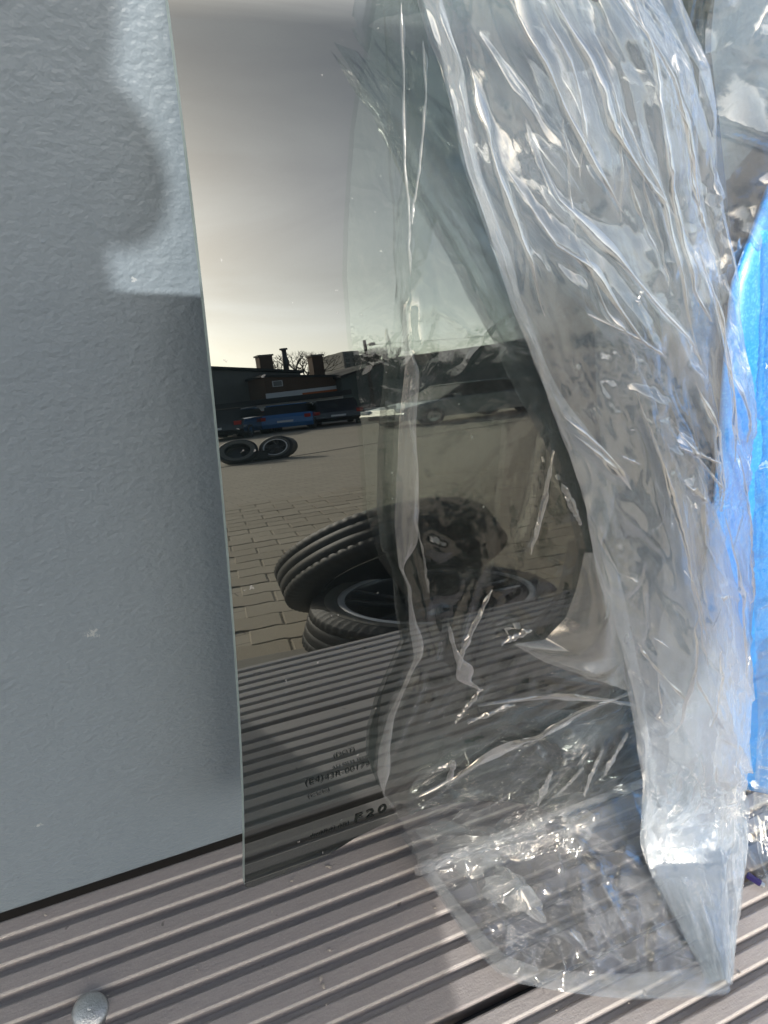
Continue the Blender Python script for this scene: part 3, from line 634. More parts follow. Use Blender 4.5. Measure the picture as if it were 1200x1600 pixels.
def strand(nm, dy, k1, k2, seed, xl, xr, mat, folds, top=0, ncr=34, ch=.0048):
    nu, nv = (290, 110) if not top else (180, 80); Lr, Rr = interp_rows(BLp[top:], BRp[top:], nu)
    v = np.linspace(0, 1, nv)[None, :, None]; v = xl+(xr-xl)*v
    T = Lr[:, None, :]*(1-v)+Rr[:, None, :]*v; vv = np.linspace(0, 1, nv)[None, :]; u = np.linspace(0, 1, nu)[:, None]
    if top:      # this inner fold begins as a narrow tongue and widens downward
        cen = T[:, nv//2:nv//2+1, :]; T = cen+(T-cen)*np.clip(.05+np.linspace(0, 1, nu)*2.6, 0, 1)[:, None, None]**.8
    # body of the gathered film rounds out towards the viewer
    T[..., 1] -= (dy+(.010+.010*u)*np.sin(np.pi*vv))*np.clip((T[..., 2]-.01)/.10, 0, 1)
    T[..., 2] += .008*np.sin(np.pi*vv)*np.clip((.08-T[..., 2])/.07, 0, 1)
    Xm = (vv*(xr-xl)+xl)*.10*np.ones((nu, 1)); Ym = u*.63*np.ones((1, nv))
    lines = random_creases(ncr, seed+5)
    h = crease_field(Xm, Ym, lines, .013, seed+3)*.8
    if not top and seed < 50: h = np.maximum(h, crease_field(Xm, Ym, [[(b*.10, a*.53) for a, b in c_] for c_ in CREASE_B], .012, seed)*1.05)
    h = h+.45*crease_field(Xm, Ym, random_creases(60 if not top else 36, seed+9, long_=(.02, .08)), .0065, seed+8)
    low = smooth_noise(nu, nv, 7, 3, seed)*.0022
    air = np.clip((T[..., 2]-.012)/.03, .15, 1)
    T[..., 1] -= (h*ch+low)*air; T[..., 2] += (h*ch*.5)*(1-air); T[..., 0] += h*ch*.25
    edge = np.minimum(vv, 1-vv)*nv*np.ones((nu, 1)); pull = np.where(edge < 2, .2, .07)
    amp = 0*Xm+.0012*np.abs(smooth_noise(nu, nv, 30, 14, seed+1))
    pt = np.clip(smooth_noise(nu, nv, 16, 6, seed+4)*1.3, 0, 1)
    pull[:2] = .2; pull[-3:] = .2
    def col(P):
        z = P[..., 2]; np.maximum(z, .003, out=z)
        P[..., 1] = np.minimum(P[..., 1], gyn(np.clip(z, 0, .474))-.004)
    P = wrinkle(T, 1.0+(k1-1)*pt, 1+(k2-1)*pt, pull*.6, col, amp, seed, 18, .06, levels=(1,))
    if not top and seed < 50:
        Pn = P.copy(); lines2 = [[(b, a*.53/.63) for a, b in c_] for c_ in CREASE_B]+[[(x_/.10, y_/.63) for x_, y_ in c_] for c_ in random_creases(34, 711, long_=(.02, .07))]
        for q_, c_ in enumerate(lines2):
            A = np.array(c_, float); n_ = 14+7*len(c_); t = np.linspace(0, 1, n_); k_ = np.linspace(0, 1, len(A))
            vv_ = np.interp(t, k_, A[:, 0]); uu_ = np.interp(t, k_, A[:, 1])
            if vv_.min() < .02 or vv_.max() > .98 or uu_.min() < .0 or uu_.max() > .9: continue
            fi = uu_*(nu-1); fj = (vv_-xl)/(xr-xl)*(nv-1); i0 = np.clip(fi.astype(int), 0, nu-2); j0 = np.clip(fj.astype(int), 0, nv-2); a1 = (fi-i0)[:, None]; b1 = (fj-j0)[:, None]
            C_ = (Pn[i0, j0]*(1-a1)+Pn[i0+1, j0]*a1)*(1-b1)+(Pn[i0, j0+1]*(1-a1)+Pn[i0+1, j0+1]*a1)*b1
            tg = np.gradient(C_, axis=0); tg /= np.linalg.norm(tg, axis=1)[:, None]+1e-9; sd_ = np.cross(tg, [0, -1, .2]); sd_ /= np.linalg.norm(sd_, axis=1)[:, None]+1e-9
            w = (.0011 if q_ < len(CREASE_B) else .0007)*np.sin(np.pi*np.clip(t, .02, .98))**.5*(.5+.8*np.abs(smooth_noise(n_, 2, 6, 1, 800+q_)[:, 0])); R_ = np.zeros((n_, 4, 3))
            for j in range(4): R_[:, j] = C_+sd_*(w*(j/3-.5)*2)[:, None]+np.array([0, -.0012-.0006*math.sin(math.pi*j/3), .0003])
            sheet_obj('crease_glint', R_, MF_G, bag)  # bright ribbon laid on the crease to draw its highlight in
    return sheet_obj(nm, P, mat, bag)
strand('gathered_sheet', .002, 1.05, 1.09, 41, 0.0, 1.0, MF_B, 3.5)
strand('gathered_sheet', -.008, 1.04, 1.07, 57, .05, .99, MF_B, 2.5)
strand('lower_fold', -.004, 1.035, 1.05, 63, .0, .80, MF_L, 2.0, 7)
strand('lower_fold', .006, 1.035, 1.05, 67, .16, 1.0, MF_L, 2.0, 10)
def seam():
    def strip(nm, poly, w0, w1, seed, z0):
        # folded welded hem: a narrow band inside the pouch edge
        A = np.array(poly, float); s = np.r_[0, np.cumsum(np.linalg.norm(np.diff(A, axis=0), axis=1))]; s /= s[-1]
        t = np.linspace(0, 1, 90); C_ = np.stack([np.interp(t, s, A[:, k]) for k in range(2)], 1)
        tg = np.gradient(C_, axis=0); tg /= np.linalg.norm(tg, axis=1)[:, None]; nr = np.stack([-tg[:, 1], tg[:, 0]], 1)
        w = (w0+(w1-w0)*t)[:, None]; nv = 9; T = np.zeros((90, nv, 3))
        for j in range(nv):
            T[:, j, :2] = C_+nr*w*(j/(nv-1)); T[:, j, 2] = z0
        T[..., 2] += .0008*np.abs(smooth_noise(90, nv, 9, 2, seed)); T[..., :2] += .0002*smooth_noise(90, nv, 10, 2, seed+1)[..., None]
        sheet_obj(nm, T, MF_H, bag)
    strip('bottom_hem', [(.2081, -.1464), (.2233, -.1577), (.2466, -.1706), (.2714, -.1816), (.294, -.1899), (.3097, -.195), (.3259, -.1988)], .010, .016, 81, .0085)
    strip('side_hem', [(.1811, -.0385), (.1836, -.0586), (.1867, -.0802), (.1897, -.1006), (.1934, -.1223), (.1988, -.136), (.2081, -.1464)], .004, .011, 85, .0085)
seam()
def folded_edges():
    def band(nm, z0, z1, w0, w1, off, seed):
        zs = np.linspace(z0, z1, 60); A = np.array(AL)[::-1]; xs = np.interp(zs, A[:, 1], A[:, 0]); nv = 10; T = np.zeros((60, nv, 3)); t = np.linspace(0, 1, 60)
        w = np.clip(np.minimum(t, 1-t)*7, .12, 1)*(w0+(w1-w0)*t)*(.9+.2*np.clip(smooth_noise(60, 2, 3, 1, seed)[:, 0]+.5, 0, 1))
        for j in range(nv):
            T[:, j, 0] = xs-.0005+w*j/(nv-1); T[:, j, 2] = zs; T[:, j, 1] = gyn(zs)-off-.0015*math.sin(math.pi*j/(nv-1))
        T[..., 1] -= .0004*np.abs(smooth_noise(60, nv, 10, 3, seed+2)); sheet_obj(nm, T, MF_H, bag)
    band('folded_edge', .375, .282, .006, .011, .0085, 101)
    def thread(nm, pts):
        A = np.array(pts); t = np.linspace(0, 1, 40); q = np.linspace(0, 1, len(A)); nv = 4; T = np.zeros((40, nv, 3)); xs = np.interp(t, q, A[:, 0]); zs = np.interp(t, q, A[:, 1])
        for j in range(nv): T[:, j, 0] = xs+.0006*smooth_noise(40, 2, 9, 1, 401)[:, 0]+(.0007*j/(nv-1))*(.5+np.abs(smooth_noise(40, 2, 12, 1, 402)[:, 0])); T[:, j, 2] = zs; T[:, j, 1] = gyn(zs)-.0062-.0007*math.sin(math.pi*j/(nv-1))
        sheet_obj(nm, T, MF_H, bag)
    thread('sharp_crease', THREADS[0]); thread('sharp_crease', THREADS[1]); thread('sharp_crease', THREADS[2][:5])
folded_edges()
def slivers():
    for q_, pts in enumerate(SLIVERS):  # thin milky strips added over the film as drawn-in sun glints
        A = np.array(pts); n_ = 16+8*len(pts); t = np.linspace(0, 1, n_); q = np.linspace(0, 1, len(A)); nv = 5; T = np.zeros((n_, nv, 3))
        xs = np.interp(t, q, A[:, 0]); zs = np.interp(t, q, A[:, 1]); dx = np.gradient(xs); dz = np.gradient(zs); L_ = np.hypot(dx, dz); nx_, nz_ = -dz/L_, dx/L_
        w = (.0018 if q_ != 5 else .0030)*np.sin(np.pi*t)**.6*(.6+.6*np.abs(smooth_noise(n_, 2, 7, 1, 500+q_)[:, 0]))
        for j in range(nv):
            T[:, j, 0] = xs+nx_*w*(j/(nv-1)-.5)*2; T[:, j, 2] = zs+nz_*w*(j/(nv-1)-.5)*2
        T[..., 1] = gyn(T[..., 2])-.0060-.0012*np.sin(np.pi*np.linspace(0, 1, nv))[None, :]-.0006*np.abs(smooth_noise(n_, nv, 10, 3, 520+q_)); sheet_obj('glint_sliver', T, MF_G, bag)
    A, B_ = np.array(FLAP_L), np.array(FLAP_R); t = np.linspace(0, 1, 70); q = np.linspace(0, 1, len(A)); v = np.linspace(0, 1, 50)[None, :, None]
    a_ = np.stack([np.interp(t, q, A[:, k]) for k in (0, 1)], 1)[:, None]; b_ = np.stack([np.interp(t, q, B_[:, k]) for k in (0, 1)], 1)[:, None]; X = a_*(1-v)+b_*v
    T = np.zeros((70, 50, 3)); T[..., 0] = X[..., 0]; T[..., 2] = X[..., 1]; bul = np.sin(np.pi*v[..., 0])*np.sin(np.pi*t)[:, None]
    T[..., 1] = gyn(T[..., 2])-.006-.010*bul-.003*crease_field(T[..., 0]-.2, T[..., 2]-.1, random_creases(16, 541, .12, .2, 40, (.02, .06)), .008, 542)
    sheet_obj('loose_pocket', T, MF_H, bag)
slivers()
def lower_edge():
    zs = np.linspace(.283, .140, 80); A = np.array(AL)[::-1]; xs = np.interp(zs, A[:, 1], A[:, 0]); nv = 7; T = np.zeros((80, nv, 3)); t = np.linspace(0, 1, 80)
    w = .0045*np.clip(np.minimum(t, 1-t)*6, .2, 1)*(.5+np.abs(smooth_noise(80, 2, 7, 1, 601)[:, 0]))
    for j in range(nv): T[:, j, 0] = xs+w*j/(nv-1); T[:, j, 2] = zs; T[:, j, 1] = gyn(zs)-.0072-.001*math.sin(math.pi*j/(nv-1))
    sheet_obj('edge_roll', T, MF_H, bag)
lower_edge()
def crumples():
    # bunched folds lying over the pouch just in front of the pane
    for k, (cx, cy, rx, ry, rot_) in enumerate(((.222, -.062, .030, .017, -.5), (.262, -.066, .026, .014, .2), (.232, -.100, .020, .012, -1.0), (.300, -.078, .020, .011, .5))):
        nu, nv = 70, 60; uu = np.linspace(-1, 1, nu)[:, None]; vv = np.linspace(-1, 1, nv)[None, :]
        X = uu*np.sqrt(1-vv**2/2); Y = vv*np.sqrt(1-uu**2/2); rr = np.hypot(X, Y); ang = np.arctan2(Y, X)
        f = 1+.22*np.sin(3*ang+k)+.12*np.sin(7*ang+2*k); X = X*f*rx; Y = Y*f*ry
        T = np.zeros((nu, nv, 3)); c, s_ = math.cos(rot_), math.sin(rot_); T[..., 0] = cx+X*c-Y*s_; T[..., 1] = cy+X*s_+Y*c
        h = .0075*crease_field(X+.03, Y+.03, random_creases(18, 620+k, .06, .06, 40, (.015, .05)), .009, 630+k)+.004*crease_field(X+.03, Y+.03, random_creases(26, 640+k, .06, .06, -30, (.008, .02)), .0045, 650+k)
        T[..., 2] = .0085+h*np.clip((1-rr)*4, 0, 1)+.005*(1-np.clip(rr, 0, 1)**2)
        sheet_obj('bunched_fold', T, MF_H, bag)
crumples()
def strand_edge():
    A = np.array(BLp[:-5]); t = np.linspace(0, 1, 140); s_ = np.r_[0, np.cumsum(np.linalg.norm(np.diff(A, axis=0), axis=1))]; s_ /= s_[-1]
    C_ = np.stack([np.interp(t, s_, A[:, k]) for k in range(3)], 1); nv = 8; T = np.zeros((140, nv, 3)); w = .007*(.7+.6*np.abs(smooth_noise(140, 2, 8, 1, 301)[:, 0]))
    for j in range(nv): T[:, j] = C_+np.stack([w*j/(nv-1), -.0035-.0012*math.sin(math.pi*j/(nv-1))+0*w, 0*w], 1)
    T[..., 1] -= .0012*np.abs(smooth_noise(140, nv, 30, 3, 302)); sheet_obj('strand_edge', T, MF_L, bag)
    # upper flap of the bag running off to the right over the wall
    nu, nv = 90, 90; uu = np.linspace(0, 1, nu)[:, None]; vv = np.linspace(0, 1, nv)[None, :]
    T = np.zeros((nu, nv, 3)); T[..., 0] = .228+.20*vv+.03*uu; T[..., 1] = -.030-.030*vv-.004*uu; T[..., 2] = .515-.155*uu+.02*vv
    X_ = T[..., 0]-.22; Y_ = .53-T[..., 2]
    T[..., 1] -= .006*crease_field(X_, Y_, random_creases(40, 311, .22, .17, 78, (.03, .10)), .011, 312)+.003*crease_field(X_, Y_, random_creases(60, 313, .22, .17, 20, (.01, .04)), .006, 314)
    sheet_obj('upper_flap', T, MF_B, bag)
strand_edge()

# ------------------------------------------------------------ blue panel in its own wrap, right of the glass
def panel():
    w = empty('car_body_panel', (.45, -.07, 0)); tag(w, 'metallic blue car body panel standing against the wall right of the tinted glass', 'body panel')
    o = Vector(w.location)
    def P(s, t, off=0.0):
        # s 0..1 left to right, t 0..1 bottom to top
        xl = .352+(.060*0)-(.044*t*0)
        zb = .0012; zt = .62
        z = zb+(zt-zb)*t
        left = float(np.interp(z, [0, .05, .10, .15, .20, .345, .385, .43, .5, .62], [.415, .388, .362, .338, .312, .284, .280, .298, .36, .50]))
        x = left+(.92-left)*s
        base = -.064-.42*(x-.37)-.02*math.sin(s*math.pi)
        y = base*(1-.55*z/.62)-.012*math.sin(min(1, s*3)*math.pi/2)+.012
        y -= .012*math.exp(-((z-.27)/.03)**2)*min(1, s*4)
        y = min(y, -.012, gy(min(z, .46))-.011 if x < .43 else 1)
        return Vector((x, y+off, z))-o
    nx, nz_ = 60, 70
    def surf(s0, s1, t0, t1, off, name, mat, nx=nx, nz_=nz_):
        V = []; F = []
        for i in range(nx):
            for j in range(nz_): V.append(P(s0+(s1-s0)*i/(nx-1), t0+(t1-t0)*j/(nz_-1), off))
        n0 = len(V)
        for i in range(nx):
            for j in range(nz_): V.append(P(s0+(s1-s0)*i/(nx-1), t0+(t1-t0)*j/(nz_-1), off+.002))
        ix = lambda i, j, k=0: k*n0+i*nz_+j
        for i in range(nx-1):
            for j in range(nz_-1):
                F.append((ix(i, j), ix(i+1, j), ix(i+1, j+1), ix(i, j+1))); F.append((ix(i, j, 1), ix(i, j+1, 1), ix(i+1, j+1, 1), ix(i+1, j, 1)))
        for i in range(nx-1):
            F.append((ix(i, 0), ix(i, 0, 1), ix(i+1, 0, 1), ix(i+1, 0))); F.append((ix(i, nz_-1), ix(i+1, nz_-1), ix(i+1, nz_-1, 1), ix(i, nz_-1, 1)))
        for j in range(nz_-1):
            F.append((ix(0, j), ix(0, j+1), ix(0, j+1, 1), ix(0, j, 1))); F.append((ix(nx-1, j), ix(nx-1, j, 1), ix(nx-1, j+1, 1), ix(nx-1, j+1)))
        return objd(name, V, F, mat, w, True)
    surf(0, 1, 0, 1, 0, 'skin', MBL)
    # dark moulded insert (recess trim)
    surf(.13, .95, .17, .36, -.005, 'moulded_trim', M_NAVYT, 30, 14)
M_NAVYT = pm('dark_navy_trim', (.010, .014, .032), .35, spec=.3)
panel()
wrap2 = empty('clear_wrapping_sheet', (.5, -.15, 0)); tag(wrap2, 'crisp clear wrapping sheet over the blue panel at the right edge', 'plastic sheet')
def wrap_front():
    L_ = [(.225, -.018, .52), (.240, -.022, .46), (.265, -.026, .42), (.285, -.030, .38), (.30, -.035, .33), (.325, -.05, .27), (.35, -.07, .20), (.375, -.085, .12), (.395, -.105, .05), (.405, -.125, .012), (.40, -.150, .006)]
    R_ = [(.70, -.16, .58), (.71, -.19, .45), (.72, -.22, .30), (.725, -.25, .15), (.73, -.28, .04), (.73, -.31, .012), (.73, -.35, .007)]
    nu, nv = 200, 120; Lr, Rr = interp_rows(L_, R_, nu); v = np.linspace(0, 1, nv)[None, :, None]
    T = Lr[:, None, :]*(1-v)+Rr[:, None, :]*v; vv = v[..., 0]*np.ones((nu, 1))
    def col(P): np.maximum(P[..., 2], .003, out=P[..., 2])
    edge = np.minimum(vv, 1-vv)*nv
    amp = .012*np.abs(smooth_noise(nu, nv, 9, 12, 91))+.006*np.abs(smooth_noise(nu, nv, 24, 24, 92))
    P = wrinkle(T, 1.03, 1.05, np.where(edge < 2, .15, .01), col, amp, 5, 90, .35)
    sheet_obj('front_sheet', P, MF_D, wrap2)
    # a loose band of the sheet hanging down beside the strand
    L_ = [(.292, -.040, .40), (.305, -.060, .33), (.34, -.085, .23), (.385, -.105, .12), (.415, -.120, .03), (.412, -.140, .008), (.400, -.162, .005)]
    R_ = [(.36, -.10, .44), (.385, -.115, .33), (.42, -.125, .22), (.445, -.135, .12), (.46, -.150, .03), (.462, -.165, .008), (.452, -.186, .005)]
    nu, nv = 150, 50; Lr, Rr = interp_rows(L_, R_, nu); v = np.linspace(0, 1, nv)[None, :, None]
    T = Lr[:, None, :]*(1-v)+Rr[:, None, :]*v; vv = v[..., 0]*np.ones((nu, 1)); edge = np.minimum(vv, 1-vv)*nv
    P = wrinkle(T, 1.03, 1.08, np.where(edge < 2, .15, .01), col, .008*np.abs(smooth_noise(nu, nv, 12, 8, 95)), 6, 90, .35)
    sheet_obj('loose_band', P, MF_D, wrap2)
wrap_front()
def clip():
    w = empty('cable_tie_end', (.3985, -.1505, .002)); tag(w, 'small dark navy plastic strip poking out under the wrap on the boards', 'plastic strip')
    bm = bmesh.new(); box(bm, (-.0020, -.005, .0), (.0020, .005, .0032), .001); obj('strip_body', bm, M_NAVY, w)
    bm = bmesh.new(); box(bm, (-.0016, -.0075, .0003), (.0016, -.0045, .0026), .0006); obj('pale_tail', bm, M_ZINC, w)
    w.rotation_euler = (0, 0, R(28))
clip()

# ------------------------------------------------------------ yard ground and pavers
GZ = -.75
gr = B(((-400, -600, -.4), (400, 3, 0)))
g = obj('paved_yard', gr, MGR); g.location = (0, 0, GZ-.003); tag(g, kind='structure')
def pavers():
    LX, RY = .235, .168; gap = .007; n = 16
    wav = lambda x: .0065*math.sin(4*math.pi*x/LX)+.002*math.sin(8*math.pi*x/LX+.6)
    meshes = []
    for k in range(4):
        r = random.Random(k); low = [Vector((LX*i/n, wav(LX*i/n), 0)) for i in range(n+1)]
        V = []
        x0, x1 = gap/2, LX-gap/2
        bot = [((x0+(x1-x0)*i/n), wav(x0+(x1-x0)*i/n)+gap/2+r.uniform(-.0008, .0008)) for i in range(n+1)]
        top = [((x1-(x1-x0)*i/n), wav(x1-(x1-x0)*i/n)+RY-gap/2+r.uniform(-.0008, .0008)) for i in range(n+1)]
        poly = bot+top; m = len(poly); cx, cy = LX/2, RY/2
        z1 = .008
        V = [(x, y, -.03) for x, y in poly]+[(x, y, z1-.0025) for x, y in poly]+[(cx+(x-cx)*.965, cy+(y-cy)*.955, z1) for x, y in poly]
        F = []
        for i in range(m):
            j = (i+1) % m
            F.append((i, j, m+j, m+i)); F.append((m+i, m+j, 2*m+j, 2*m+i))
        F.append(tuple(2*m+i for i in range(m)))
        me = D.meshes.new('paver'); me.from_pydata(V, [], F); me.update(); me.materials.append(MP); meshes.append(me)
    ang = R(11); c, s = math.cos(ang), math.sin(ang); cand = []
    for a in range(-30, 40):
        for b in range(-50, 5):
            x = a*LX+(b % 2)*LX/2; y = b*RY; X = .3+x*c-y*s; Y = -1.45+x*s+y*c
            # field of ground mirrored by the pane
            if Y > -1.35 or Y < -5.4: continue
            az = math.degrees(math.atan2(X-.07, -(Y+.07)))
            if az < 8.5 or az > 47: continue
            cand.append((X*X*.6+Y*Y, X, Y))
    cand.sort()
    for i, (_, X, Y) in enumerate(cand[:296]):
        o = D.objects.new('paver', meshes[i % 4]); COL.objects.link(o); o.parent = g
        o.location = (X, Y, random.uniform(-.0015, .0015)+.003-.003); o.rotation_euler = (random.uniform(-.006, .006), random.uniform(-.006, .006), ang)
pavers()
def kerb():
    w = empty('kerb_edging', (.6, -1.35, GZ)); tag(w, 'pale concrete edging strip at the foot of the ledge', 'kerb')
    for i in range(8):
        x0 = -1.2+i*.5; obj('kerb_stone', B(((x0+.003, -.16, -.05), (x0+.497, .06, .014)), bev=.006), M_KERB, w)
    w.rotation_euler = (0, 0, R(9)); w.location = (.55, -1.44, GZ)
kerb()
def seam_line():
    w = empty('drain_strip', (4.5, -10.5, GZ)); tag(w, 'thin dark expansion joint crossing the yard behind the small tyre group', 'joint strip')
    obj('joint_bar', B(((-6, -.02, .0), (9, .02, .006))), M_ROOF, w); w.rotation_euler = (0, 0, R(-17))
seam_line()

# ------------------------------------------------------------ tyres and wheels
def tyre_mesh(Ro, Ri, wd, fine=True):
    bm = bmesh.new(); h = wd/2; seg = 216 if fine else 40
    gro = []
    tr = []
    if fine:
        tw = h*.80; ng = 3; xs = []
        segs = [(-tw, -tw*.555), (-tw*.515, -tw*.02), (tw*.02, tw*.515), (tw*.555, tw)]
        for a, b_ in segs:
            tr += [(Ro-.005, a), (Ro-.001, a+.001), (Ro, (a+b_)/2), (Ro-.001, b_-.001), (Ro-.005, b_)]
    else: tr = [(Ro, -h*.75), (Ro, h*.75)]
    prof = [(Ri, -h*.72), (Ri+.012, -h*.86), (Ri+.03, -h*.93), ((Ro+Ri)/2, -h), (Ro-.035, -h*.97), (Ro-.014, -h*.90)]
    prof += tr + [(Ro-.014, h*.90), (Ro-.035, h*.97), ((Ro+Ri)/2, h), (Ri+.03, h*.93), (Ri+.012, h*.86), (Ri, h*.72), (Ri+.02, h*.5), (Ro-.03, h*.6), (Ro-.03, -h*.6), (Ri+.02, -h*.5)]
    rings = lathe(bm, prof, seg, close=True)
    if fine:
        n0 = 6
        for ri in list(range(4, 11))+list(range(21, 28)):
            if ri >= len(rings): continue
            for i in range(seg):
                if i % 3 == 0:
                    v = rings[ri][i]; r_ = math.hypot(v.co.x, v.co.y)
                    if r_ > Ro-.05: v.co.x *= (r_-.0035)/r_; v.co.y *= (r_-.0035)/r_
    bmesh.ops.recalc_face_normals(bm, faces=bm.faces)
    return bm
def wheel(name, label, cat, loc, axis, Ro=.33, Ri=.222, wd=.21, rim=True, fine=True, group=None, letters=None, spin=0.0, side=None, rimmat=None, closed=False):
    w = empty(name, loc); tag(w, label, cat, group)
    obj('tyre' if rim else 'tread', tyre_mesh(Ro, Ri, wd, fine), M_RUB, w, fine)
    h = wd/2
    # dusty sidewall ring
    bm = bmesh.new(); lathe(bm, [(Ri+.008, h*.90+.0006), (Ri+.03, h*.935+.0012), ((Ro+Ri)/2, h+.0012), (Ro-.035, h*.97+.0014)], 96 if fine else 32)
    sw = obj('sidewall', bm, side or M_RUB2, w, True)
    if letters:
        cu = D.curves.new('t', 'FONT'); cu.body = letters; cu.size = .034; cu.offset = .0012; cu.space_character = 1.25; cu.resolution_u = 2
        tmp = D.objects.new('t', cu); me = D.meshes.new_from_object(tmp); D.objects.remove(tmp); D.curves.remove(cu); me.name = 'sidewall_lettering'
        rr = (Ro+Ri)/2-.004
        for v in me.vertices:
            a = R(spin)-v.co.x/rr; r_ = rr-.012+v.co.y
            v.co = Vector((r_*math.cos(a), r_*math.sin(a), h+.0028))
        me.materials.append(M_BLACK); lo = D.objects.new('sidewall_lettering', me); COL.objects.link(lo); lo.parent = sw
    if rim:
        bm = bmesh.new(); Rr = Ri+.004
        lathe(bm, [(Rr+.008, h*.80), (Rr+.010, h*.90), (Rr+.004, h*.93), (Rr-.004, h*.86), (Rr-.010, h*.70), (Rr-.02, h*.2), (Rr-.03, -h*.3), (Rr-.012, -h*.8)], 96 if fine else 32)
        rm = obj('rim', bm, M_ALU2 if fine else M_STEEL, w, True)
        bm = bmesh.new(); lathe(bm, [(Rr+.0105, h*.86), (Rr+.0115, h*.95), (Rr+.003, h*.985), (Rr-.008, h*.90)], 96 if fine else 32); obj('polished_lip', bm, M_LIP, rm, True)
        bm = bmesh.new(); lathe(bm, [(1e-4, h*.50), (.03, h*.50), (.034, h*.44), (.07, h*.36), (.075, h*.1)], 32); hub = obj('hub', bm, M_ALU if fine else M_STEEL, w, True)
        for k in range(5):
            for sgn in (-1, 1):
                bm = bmesh.new(); a = 2*math.pi*k/5+.25; 
                p0 = Vector((.06*math.cos(a+sgn*.25), .06*math.sin(a+sgn*.25), h*.36)); p1 = Vector(((Rr-.004)*math.cos(a+sgn*.16), (Rr-.004)*math.sin(a+sgn*.16), h*.72))
                d = (p1-p0); q = d.to_track_quat('X', 'Z').to_matrix().to_4x4(); q.translation = p0
                box(bm, (0, -.011, -.012), (d.length, .011, .010), .003, q); obj('spoke', bm, M_ALU if fine else M_STEEL, w)
        bm = bmesh.new(); lathe(bm, [(1e-4, -h*.3), (Rr-.028, -h*.3)], 32); obj('barrel_back', bm, M_STEEL, w)
    elif closed:
        bm = bmesh.new(); lathe(bm, [(1e-4, -h*.55), (.06, -h*.6), (Ri-.03, -h*.5), (Ri-.004, -h*.8), (Ri+.006, -h*.84)], 64); obj('wheel_disc', bm, M_STEEL, w, True)
    w.rotation_mode = 'QUATERNION'; w.rotation_quaternion = Vector(axis).normalized().to_track_quat('Z', 'Y') @ Matrix.Rotation(R(spin*0), 4, 'Z').to_quaternion()
    return w
wheel('alloy_wheel', 'flat-lying car wheel with spoked alloy rim and lettered tyre, in front of the tilted tyre', 'wheel', (.915, -1.45, GZ+.135), (.08, .07, 1), .350, .262, .225, True, True, letters='MK Y 88 RADIALS', spin=250)
wheel('loose_tyre', 'dark worn tyre tilted up against the flat alloy wheel', 'tyre', (.893, -1.706, GZ+.346), (.03, -.796, .605), .335, .225, .22, False, True, closed=True)
gm = 'tyres and wheels lying in the yard before the parked cars'
wheel('leaning_yard_tyre', 'leftmost of the small group of tyres, leaning with its dusty side up', 'tyre', (2.50, -10.2, GZ+.25), (-.25, .80, .45), .28, .17, .24, False, False, gm, closed=True)
wheel('flat_yard_wheel', 'middle wheel of the small group, lying flat in the yard', 'wheel', (2.78, -10.35, GZ+.12), (.1, 0, 1), .27, .17, .22, True, False, gm)
wheel('upright_yard_wheel', 'rightmost wheel of the small group, standing with its dark rim showing', 'wheel', (3.06, -10.15, GZ+.25), (-.62, .72, .25), .26, .17, .22, True, False, gm, rimmat='dark')

